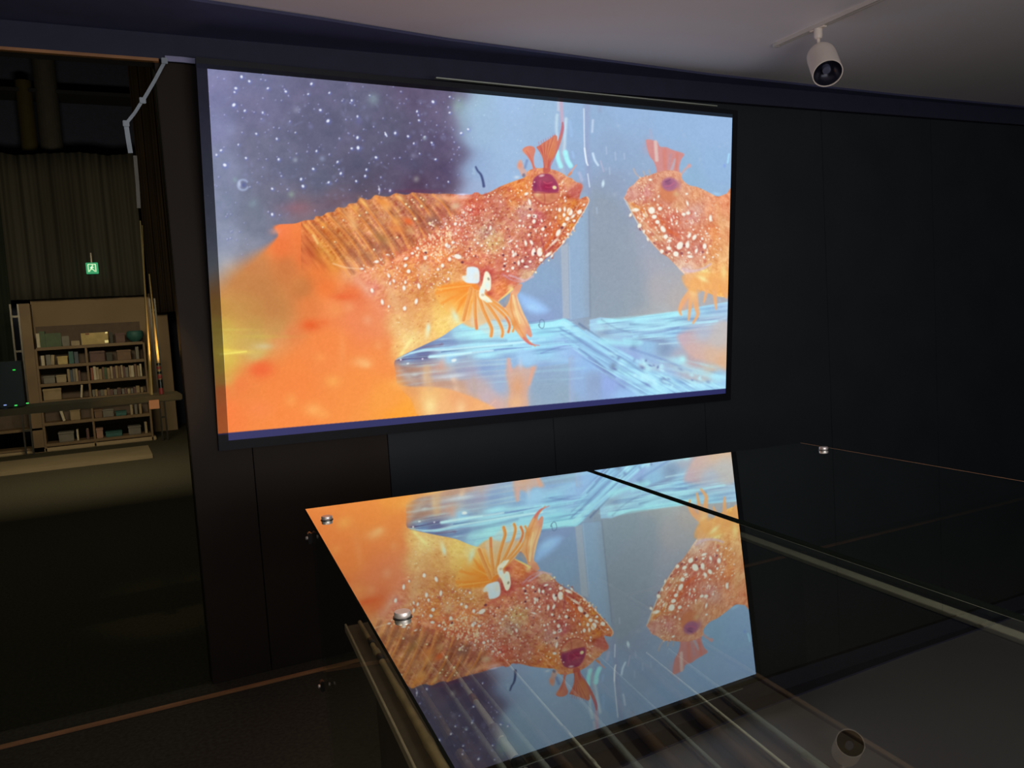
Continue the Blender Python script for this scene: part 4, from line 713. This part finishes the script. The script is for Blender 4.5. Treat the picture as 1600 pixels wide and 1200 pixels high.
s=thing('spotlight',(tx,-.872,2.762),'white cylindrical ceiling spotlight hanging from the track, switched off','spotlight')
rad=.066
bm=nb(); lathe(bm,[(.001,-.012),(rad*.55,-.010),(rad*.85,.004),(rad*.97,.022),(rad,.045),(rad,L),(rad*.94,L),(rad*.93,L-.012)],top,ax,48,False); obj('housing',bm,m_body,s,True)
bm=nb(); lathe(bm,[(rad*.93,L-.004),(rad*.80,L-.022),(rad*.5,L-.045),(.001,L-.055)],top,ax,48,False); RF=obj('reflector',bm,mat('black_reflector',(.02,.022,.04),.22,.4,spec=.8),s,True)
bm=nb(); lathe(bm,[(.001,L-.026),(.018,L-.027),(.020,L-.034),(.020,L-.05)],top,ax,24,False); obj('lens',bm,mat('lens',(.12,.13,.2),.08,spec=1),RF,True)
bm=nb(); tube(bm,[(tx,-.872,2.715),(tx+.003,-.872,2.66),(top+ax*.01)],[.007,.007,.007],12); obj('stem',bm,m_body,s,True)
bm=nb(); lathe(bm,[(.019,0),(.019,.036),(.016,.044),(.010,.047)],(tx,-.872,2.761),(0,0,-1),24); obj('adapter',bm,m_body,s,True)
bm=nb(); B(bm,tx-.012,-.915,2.756,tx+.012,-.830,2.764,.002); obj('track_adapter',bm,m_body,s)
# ================================================================== vitrine front: ledge, rods, card, conduit
m_ledge=mat('brown_ledge',(.12,.075,.03),.6,noise=.25,scale=8)
a=at(40,634,1,.12); b=at(256,617,1,.12)
lz=(a.z+b.z)/2
t=tag(None or obj('ledge',B(nb(),-3.2,.06,lz-.028,WX-.01,.30,lz,.004),m_ledge),'narrow brown ledge behind the dark glass under the standing rods','ledge')
def standing(p0,p1,r0,r1,label,bands=(),Y=.15):
    a=at(p0[0],p0[1],1,Y); b=at(p1[0],p1[1],1,Y); b.z=lz+.0005
    t=thing('standing_rod',b,label,'fishing rod',group='rods standing on the ledge'); d=a-b
    bm=nb(); tube(bm,[b+d*k/16 for k in range(17)],[r1+(r0-r1)*k/16 for k in range(17)],10); obj('shaft',bm,mat('golden_bamboo',(.55,.36,.13),.35,noise=.2,spec=.6),t,True)
    for s0,s1,mm in bands:
        bm=nb(); tube(bm,[b+d*s0,b+d*s1],[r1*1.4]*2,12); obj('wrap',bm,mm,t,True)
    return t
standing((219,345),(237,614),.003,.0058,'slender golden rod standing left of the banded one')
standing((222,352),(233,600),.002,.0030,'hair-thin golden rod beside the slender one',Y=.19)
standing((233,428),(252,612),.003,.0068,'golden rod with black and red bands at its foot',[(.0,.05,m_red),(.05,.12,m_band),(.13,.16,m_red),(.17,.19,m_band),(.21,.23,m_red),(.24,.26,m_band)])
p=at(241,632,1,.05)
c=thing('label_card',(p.x,.05,p.z-.03),'small orange square card just below the standing rods','card')
bm=nb(); B(bm,p.x-.0195,.048,p.z-.019,p.x+.0195,.052,p.z+.019,.001); obj('card_face',bm,mat('orange_card',(.95,.38,.20),.7,noise=.04),c)
bm=nb(); B(bm,p.x-.004,.052,p.z-.012,p.x+.004,.060,p.z+.004); obj('hook',bm,m_chd,c)
# pale angular strip
m_strip=mat('pale_strip',(.42,.50,.54),.5,noise=.15,scale=20); m_strip2=mat('lavender_strip',(.36,.37,.56),.5,noise=.1)
def strip(pts,w,m,label,dy=-.012):
    P=[at(x,y,1,dy) for x,y in pts]; bm=nb()
    for a,b in zip(P,P[1:]):
        d=(b-a).normalized(); n=Vector((-d.z,0,d.x))*w/2; y=Vector((0,.006,0))
        vs=[bm.verts.new(v) for v in (a-n,a+n,b+n,b-n,a-n+y,a+n+y,b+n+y,b-n+y)]
        for q in ((0,1,2,3),(7,6,5,4),(0,4,5,1),(1,5,6,2),(2,6,7,3),(3,7,4,0)): bm.faces.new([vs[i] for i in q])
    o=obj('edge_trim',bm,m); return tag(o,label,'trim strip')
strip([(257,97),(241,127),(224,156)],.013,m_strip,'upper slanting stretch of the pale angular strip left of the screen')
strip([(222,158),(210,177),(197,193)],.012,m_strip,'lower slanting stretch of the pale angular strip')
strip([(197,194),(200,215),(204,239)],.018,m_strip,'short upright stretch of the pale strip above the curtain edge')
strip([(258,91),(285,93),(318,97)],.022,m_strip2,'short lavender strip joining the top left corner of the screen frame')
strip([(211,243),(215,290),(217,325)],.014,mat('olive_strip',(.16,.155,.12),.6),'dim olive strip hanging down from the pale angular strip')
for (x,y),lb in (((257,95),'tiny bracket at the top bend of the pale strip'),((223,157),'tiny bracket at the middle bend of the pale strip'),((197,193),'tiny bracket at the lower bend of the pale strip')):
    q=at(x,y,1,-.016); tag(obj('corner_bracket',B(nb(),q.x-.012,-.020,q.z-.012,q.x+.012,-.012,q.z+.012,.002),m_strip),lb,'bracket')
# equipment with green indicator lamps
q=at(22,615,1,.22)
eq=thing('control_box',(q.x-.08,.2,lz),'black control box with green indicator lamps at the left end of the ledge','control box')
q2=at(44,640,1,.2); q1=at(10,565,1,.2)
bm=nb(); B(bm,q1.x-.25,.16,lz+.0005,q2.x-.005,.28,q1.z,.004); obj('box_body',bm,mat('black_plastic',(.006,.010,.008),.4),eq)
for x,y,c in ((22,578,(.05,1,.1)),(43,630,(.1,1,.2)),(25,634,(.1,1,.2)),(8,633,(.35,.45,1))):
    q=at(x,y,1,.157)
    bm=nb(); B(bm,q.x-.005,.153,max(q.z,lz+.006)-.002,q.x+.005,.1599,max(q.z,lz+.006)+.002,.0005); obj('indicator_lamp',bm,mat('indicator',c,.5,emis=c,es=.9),eq)
# ================================================================== bookcase in the hall
def hp(x,y,Y=HY): return at(x,y,1,Y)
tlc=hp(54,500); trc=hp(238,500); sx=(hp(200,600)-hp(100,600)).length/100      # metres per pixel at the bookcase
X0,X1=hp(62,600).x,hp(229,600).x
def zrow(y): return hp(146,y).z
m_wood=mat('bookcase_wood',(.16,.105,.06),.6,noise=.2,scale=3); m_in=mat('bookcase_back',(.10,.072,.058),.8)
bc=thing('bookcase',((X0+X1)/2,HY,0),'long wooden bookcase full of books across the hall','bookcase')
rows=[538,566,594,620,654,686]
bm=nb(); B(bm,X0,HY+.36,.3,X1,HY+.38,zrow(505)); obj('back_panel',bm,m_in,bc)
for xx in (hp(42,600).x,X0-.02,X1,hp(138,600).x):
    w_=.14 if xx==hp(42,600).x else .03
    bm=nb(); B(bm,xx,HY,0,xx+w_,HY+.38,zrow(540) if xx!=hp(42,600).x else zrow(470),.004); obj('side_panel',bm,m_wood if xx!=hp(138,600).x else m_wood,bc)
for y in rows:
    bm=nb(); B(bm,X0,HY-.01,zrow(y)-.045,X1,HY+.36,zrow(y),.004); obj('shelf',bm,m_wood,bc)
lowX=hp(8,670).x
bm=nb(); B(bm,lowX-1.6,HY+.0,0,hp(246,700).x,HY+.36,max(.06,zrow(698)),.01); o=obj('base_cabinet',bm,m_cream,bc)
for y in (660,690):
    bm=nb(); B(bm,lowX-1.6,HY+.0,zrow(y)-.04,X0-.02,HY+.36,zrow(y),.004); obj('shelf',bm,m_wood,bc)
bm=nb(); B(bm,lowX-1.6,HY+.36,.3,X0,HY+.38,zrow(628)); obj('back_panel',bm,m_in,bc)
bm=nb(); P_=[Vector((-3.6,9.25,.05)),Vector((.03,9.25,.05)),Vector((.03,8.1,.05)),Vector((-3.6,8.1,.05))]
Q_=[v-Vector((0,0,.049)) for v in P_]; vs=[bm.verts.new(v) for v in P_+Q_]
for q in ((0,1,2,3),(7,6,5,4),(0,4,5,1),(1,5,6,2),(2,6,7,3),(3,7,4,0)): bm.faces.new([vs[i] for i in q])
struct('floor_platform',bm,mat('pale_platform',(.24,.19,.125),.7,noise=.1,scale=2))
for xa,xb,lb in ((29,41,'dark thin rack frame left of the bookcase'),(246,254,'dark thin rack frame right of the bookcase')):
    a=hp(xa,600,10.1); b=hp(xb,600,10.1); t=thing('rack_frame',(a.x,10.1,.0),lb,'rack'); zt=hp(100,472,10.1).z
    for X_ in (a.x,b.x): bm=nb(); B(bm,X_-.012,10.08,.0,X_+.012,10.12,zt,.003); obj('post',bm,m_chd,t)
    for zz in (.35,.9,1.5,2.0): bm=nb(); B(bm,a.x,10.09,zz,b.x,10.11,zz+.03); obj('rung',bm,m_chd,t)
# beige wall above the bookcase, curtain above it
bm=nb(); B(bm,hp(50,500,11.6).x,11.6,0,hp(262,500,11.6).x,11.7,hp(146,462,11.6).z); struct('wall_niche',bm,mat('beige_niche',(.30,.215,.14),.8,noise=.08,scale=2))
def folded(name,xa,xb,z0,z1,Y,m,label,seed,top=None):
    rr=random.Random(seed); n=160; ph=[rr.uniform(0,6.28) for _ in range(4)]; bm=nb(); rows_=[]
    for k in range(7):
        row=[]
        for i in range(n+1):
            s=i/n; x=xa+(xb-xa)*s; z=z0+(z1-z0)*k/6
            if top and k==6: z+=top*math.sin(s*9+ph[0])*math.sin(s*4)
            y=Y+.022*math.sin(s*60+ph[0])+.04*math.sin(s*23+ph[1])+.02*math.sin(s*131+ph[2]+k*.1)
            row.append(bm.verts.new((x,y,z)))
        rows_.append(row)
    for A,B_ in zip(rows_,rows_[1:]):
        for i in range(n): bm.faces.new((A[i],A[i+1],B_[i+1],B_[i]))
    o=obj(name,bm,m,None,True); md=o.modifiers.new('thickness','SOLIDIFY'); md.thickness=.006
    return tag(o,label,'curtain')
CY=11.3
cz0=hp(146,464,CY).z; cz1=hp(110,240,CY).z
folded('curtain',hp(-60,350,CY).x,hp(218,350,CY).x,cz0,cz1,CY,mat('olive_curtain',(.048,.046,.042),.9,noise=.3,scale=1.5,stretch=(1,1,.15)),'wide dark olive curtain hanging above the bookcase',4,.04)
folded('curtain',hp(222,350,CY).x,hp(262,350,CY).x,cz0-.3,7.499,CY-.05,mat('brown_curtain',(.030,.018,.008),.9,noise=.3,scale=1.5),'narrow near-black brown curtain right of the olive one',5)
folded('curtain',hp(-260,560,CY).x,hp(30,560,CY).x,.02,cz1,CY-.4,mat('black_green_curtain',(.008,.014,.010),.9,noise=.3,scale=2),'black-green curtain left of the bookcase',6)
# exit sign
e=hp(144,419,CY-.2); ex=thing('exit_sign',(e.x,CY-.2,e.z-.1),'small glowing green exit sign with a white running figure','exit sign')
h=.088
bm=nb(); B(bm,e.x-h,CY-.20,e.z-h,e.x+h,CY-.13,e.z+h,.006); SB=obj('sign_box',bm,mat('green_sign',(.02,.35,.16),.5,emis=(.03,.42,.20),es=.75),ex)
bm=nb(); B(bm,e.x-.01,CY-.13,e.z+h,e.x+.01,CY-.12,e.z+h+.16); obj('hanger',bm,m_chd,ex)
m_pic=mat('white_pictogram',(.8,1,.8),.5,emis=(.75,1,.7),es=.85)
bm=nb(); Yp=CY-.204
def seg(bm,x0,z0,x1,z1,w):
    d=Vector((x1-x0,0,z1-z0)).normalized(); n=Vector((-d.z,0,d.x))*w/2; A=Vector((e.x+x0,Yp,e.z+z0)); C=Vector((e.x+x1,Yp,e.z+z1)); y=Vector((0,.003,0))
    vs=[bm.verts.new(v) for v in (A-n,A+n,C+n,C-n,A-n+y,A+n+y,C+n+y,C-n+y)]
    for q in ((0,1,2,3),(7,6,5,4),(0,4,5,1),(1,5,6,2),(2,6,7,3),(3,7,4,0)): bm.faces.new([vs[i] for i in q])
for s_ in ((-.055,-.06,-.055,.06,.014),(-.055,.06,.05,.06,.012),(.05,.06,.05,-.06,.014),(.0,.025,-.012,-.012,.024),(-.012,-.012,-.035,-.03,.015),(-.035,-.03,-.04,-.055,.013),(-.008,-.012,.02,-.03,.015),(.02,-.03,.035,-.055,.013),(.0,.02,-.03,.005,.011),(.0,.02,.026,.006,.011)): seg(bm,*s_)
lathe(bm,[(.012,0),(.012,.003)],(e.x+.008,Yp,e.z+.042),(0,1,0),14); obj('pictogram',bm,m_pic,SB)
# ---- things on the shelves
PAL={'green':(.05,.09,.05),'teal':(.03,.11,.11),'cream':(.30,.24,.16),'yellow':(.42,.32,.14),'brown':(.14,.08,.05),'plum':(.10,.05,.05),'grey':(.15,.14,.13),'white':(.45,.40,.32),'red':(.22,.07,.05),'dark':(.03,.03,.028),'tan':(.26,.19,.11),'blue':(.06,.08,.12),'pink':(.32,.18,.14)}
PM={k:mat(k+'_cover',v,.6,noise=.2,scale=9) for k,v in PAL.items()}
m_page=mat('paper',(.45,.40,.30),.8)
XD=hp(138,600).x
def clear_x(X,W,yb):
    spans=[(X0-.6,X0+.012)] if yb<=540 else [(X0-.6,X0+.012),(XD,XD+.03),(X1,X1+.6)]
    for a,b in spans:
        if X-W<b and X+W>a:
            X=b+W+.003 if X>(a+b)/2 else a-W-.003
    return X
def book(x,yb,w,h,c,label,group=None,lean=0,dep=.2,name='book',cat='book'):
    """x: centre px, yb: shelf row px, w/h in px at the bookcase"""
    z=zrow(yb)+.001; W=w*sx/2; H=h*sx; X=clear_x(hp(x,yb).x,W+abs(lean)*H*.5+.004,yb)
    t=thing(name,(X,HY+.06,z),label,cat,group=group)
    Mx=Matrix.Translation((X,0,z+W*abs(math.sin(lean))+.001))@Matrix.Rotation(lean,4,'Y')@Matrix.Translation((-X,0,-z))
    bm=nb(); B(bm,X-W,HY+.03,z,X-W*.72,HY+.03+dep,z+H,0,Mx); B(bm,X+W*.72,HY+.03,z,X+W,HY+.03+dep,z+H,0,Mx); B(bm,X-W,HY+.024,z,X+W,HY+.032,z+H,.001,Mx); obj('cover',bm,PM[c],t)
    bm=nb(); B(bm,X-W*.72,HY+.033,z+H*.02,X+W*.72,HY+.03+dep-.008,z+H*.97,0,Mx); obj('pages',bm,m_page,t)
    return t
def carton(x,yb,w,h,c,label,name='box',cat='box',dep=.22,lid=True):
    z=zrow(yb)+.001; W=w*sx/2; H=h*sx; X=clear_x(hp(x,yb).x,W+.010,yb); t=thing(name,(X,HY+.08,z),label,cat)
    bm=nb(); B(bm,X-W,HY+.02,z,X+W,HY+.02+dep,z+H*(.82 if lid else 1),.006); obj('box_body',bm,PM[c],t)
    if lid: bm=nb(); B(bm,X-W-.006,HY+.012,z+H*.80,X+W+.006,HY+.03+dep,z+H,.005); obj('lid',bm,PM[c],t)
    return t
# top of the bookcase
book(67,538,8,27,'green','tall dark green folder standing on top of the bookcase, leftmost')
book(60,538,5,24,'white','narrow white booklet at the very left on top of the bookcase')
carton(84,538,24,23,'green','large dark picture book facing out on top of the bookcase',name='picture_book',cat='book',dep=.03,lid=False)
carton(103,538,11,17,'grey','grey picture card left of the yellow sign',name='picture_card',cat='card',dep=.03,lid=False)
carton(118,538,13,8,'cream','small cream box right of the grey picture card',dep=.02,lid=False)
sg=thing('yellow_sign',(hp(149,538).x,HY,zrow(538)),'wide yellow notice standing on top of the bookcase','sign')
X=hp(149,538).x; z=zrow(538)+.001
bm=nb(); B(bm,X-21*sx,HY-.005,z,X+21*sx,HY+.005,z+20*sx,.002); obj('sign_board',bm,PM['yellow'],sg)
m_shiny=mat('shiny_wrap',(.95,.85,.5),.25,.3)
bm=nb(); B(bm,X+15*sx,HY-.012,z+.01,X+21*sx,HY-.005,z+.05,.003); obj('shiny_corner',bm,m_shiny,sg)
bm=nb(); B(bm,X+17*sx,HY-.012,z+.15,X+21*sx,HY-.005,z+20*sx,.003); obj('shiny_corner',bm,m_shiny,sg)
bm=nb(); B(bm,X-14*sx,HY-.008,z+17*sx,X-8*sx,HY-.005,z+19.5*sx); obj('mark',bm,PM['red'],sg)
book(175,538,5,19,'dark','thin dark book right of the yellow sign')
carton(189,538,15,17,'plum','plum coloured box right of the thin dark book')
tb=thing('teal_bowl',(hp(213,538).x,HY+.15,zrow(538)),'round teal bowl at the right end on top of the bookcase','bowl')
bm=nb(); lathe(bm,[(.05,.001),(.09,.03),(.125,.09),(.12,.15),(.10,.17),(.09,.15)],(hp(213,538).x,HY+.15,zrow(538)),(0,0,1),28,False); obj('bowl_body',bm,PM['teal'],tb,True)
# second row
book(67,566,5,17,'white','small white booklet at the left of the second shelf'); book(76,566,7,18,'grey','grey book left on the second shelf'); book(82,566,5,17,'cream','cream book left on the second shelf',lean=.08)
carton(98,566,15,14,'yellow','yellow box on the left half of the second shelf'); book(112,566,7,21,'teal','teal binder beside the yellow box'); book(120,566,6,20,'blue','blue binder next to the middle divider')
carton(153,566,23,19,'plum','wide plum box right of the middle divider'); carton(195,566,22,18,'brown','brown box on the right of the second shelf'); book(216,566,5,22,'grey','upright grey book at the right end of the second shelf')
carton(172,566,9,15,'dark','small dark box between the plum and brown boxes')
# third row
carton(77,594,17,13,'grey','grey box on the left of the third shelf'); carton(96,594,15,13,'cream','cream box beside the grey one on the third shelf')
ORD=['first','second','third','fourth','fifth','sixth','seventh','eighth','ninth','tenth','eleventh','twelfth','thirteenth','fourteenth','fifteenth','sixteenth','seventeenth','eighteenth','nineteenth','twentieth','twenty-first','twenty-second','twenty-third','twenty-fourth','twenty-fifth']
cols=['cream','tan','grey','brown','plum','green','white','blue','tan','cream','grey','red','yellow']
x=108
rb=random.Random(11)
k=0
while x<127: w_=rb.uniform(3.0,4.2); c=rb.choice(cols); book(x,594,w_,rb.uniform(18,23),c,c+' spine, '+ORD[k]+' from the cream box in the left bay of the third shelf','spines in the left bay of the third shelf'); x+=w_+.5; k+=1
x=145
k=0
while x<223: w_=rb.uniform(3.0,4.6); c=rb.choice(cols); book(x,594,w_,rb.uniform(18,23.5),c,c+' spine, '+ORD[k]+' from the divider in the right bay of the third shelf','spines in the right bay of the third shelf'); x+=w_+.45; k+=1
# fourth row
carton(82,620,27,20,'tan','tan box with a lid at the left of the fourth shelf'); book(127,620,3,22,'white','single white book leaning near the middle of the fourth shelf',lean=.12)
x=147
k=0
while x<224: w_=rb.uniform(3.6,5.6); c=rb.choice(['cream','grey','brown','tan','plum']); book(x,620,w_,rb.uniform(8,13),c,'low '+c+' paperback, '+ORD[k]+' from the divider on the fourth shelf','low paperbacks on the fourth shelf'); x+=w_+.6; k+=1
# fifth row
book(100,654,4,24,'white','white book leaning left on the fifth shelf',lean=-.2); carton(118,654,15,20,'tan','tan box left of the divider on the fifth shelf'); carton(152,654,12,15,'brown','brown box right of the divider on the fifth shelf')
carton(170,654,17,14,'grey','grey box in the middle of the fifth shelf'); carton(190,654,17,8,'teal','low teal box on the fifth shelf'); book(207,654,4,20,'cream','cream book right on the fifth shelf'); book(214,654,4,20,'grey','grey book right on the fifth shelf'); book(221,654,4,19,'tan','tan book at the right end of the fifth shelf')
# sixth row
carton(104,686,23,17,'grey','wide grey box at the left of the bottom shelf'); book(122,686,3,19,'white','thin white book beside the wide grey box'); book(138,686,4,18,'plum','plum book just left of the divider on the bottom shelf')
carton(156,686,10,17,'pink','pinkish box on the bottom shelf'); carton(179,686,26,9,'teal','long low teal box on the bottom shelf'); carton(212,686,20,15,'grey','grey box at the right of the bottom shelf'); book(230,686,4,20,'cream','cream book at the right end of the bottom shelf')
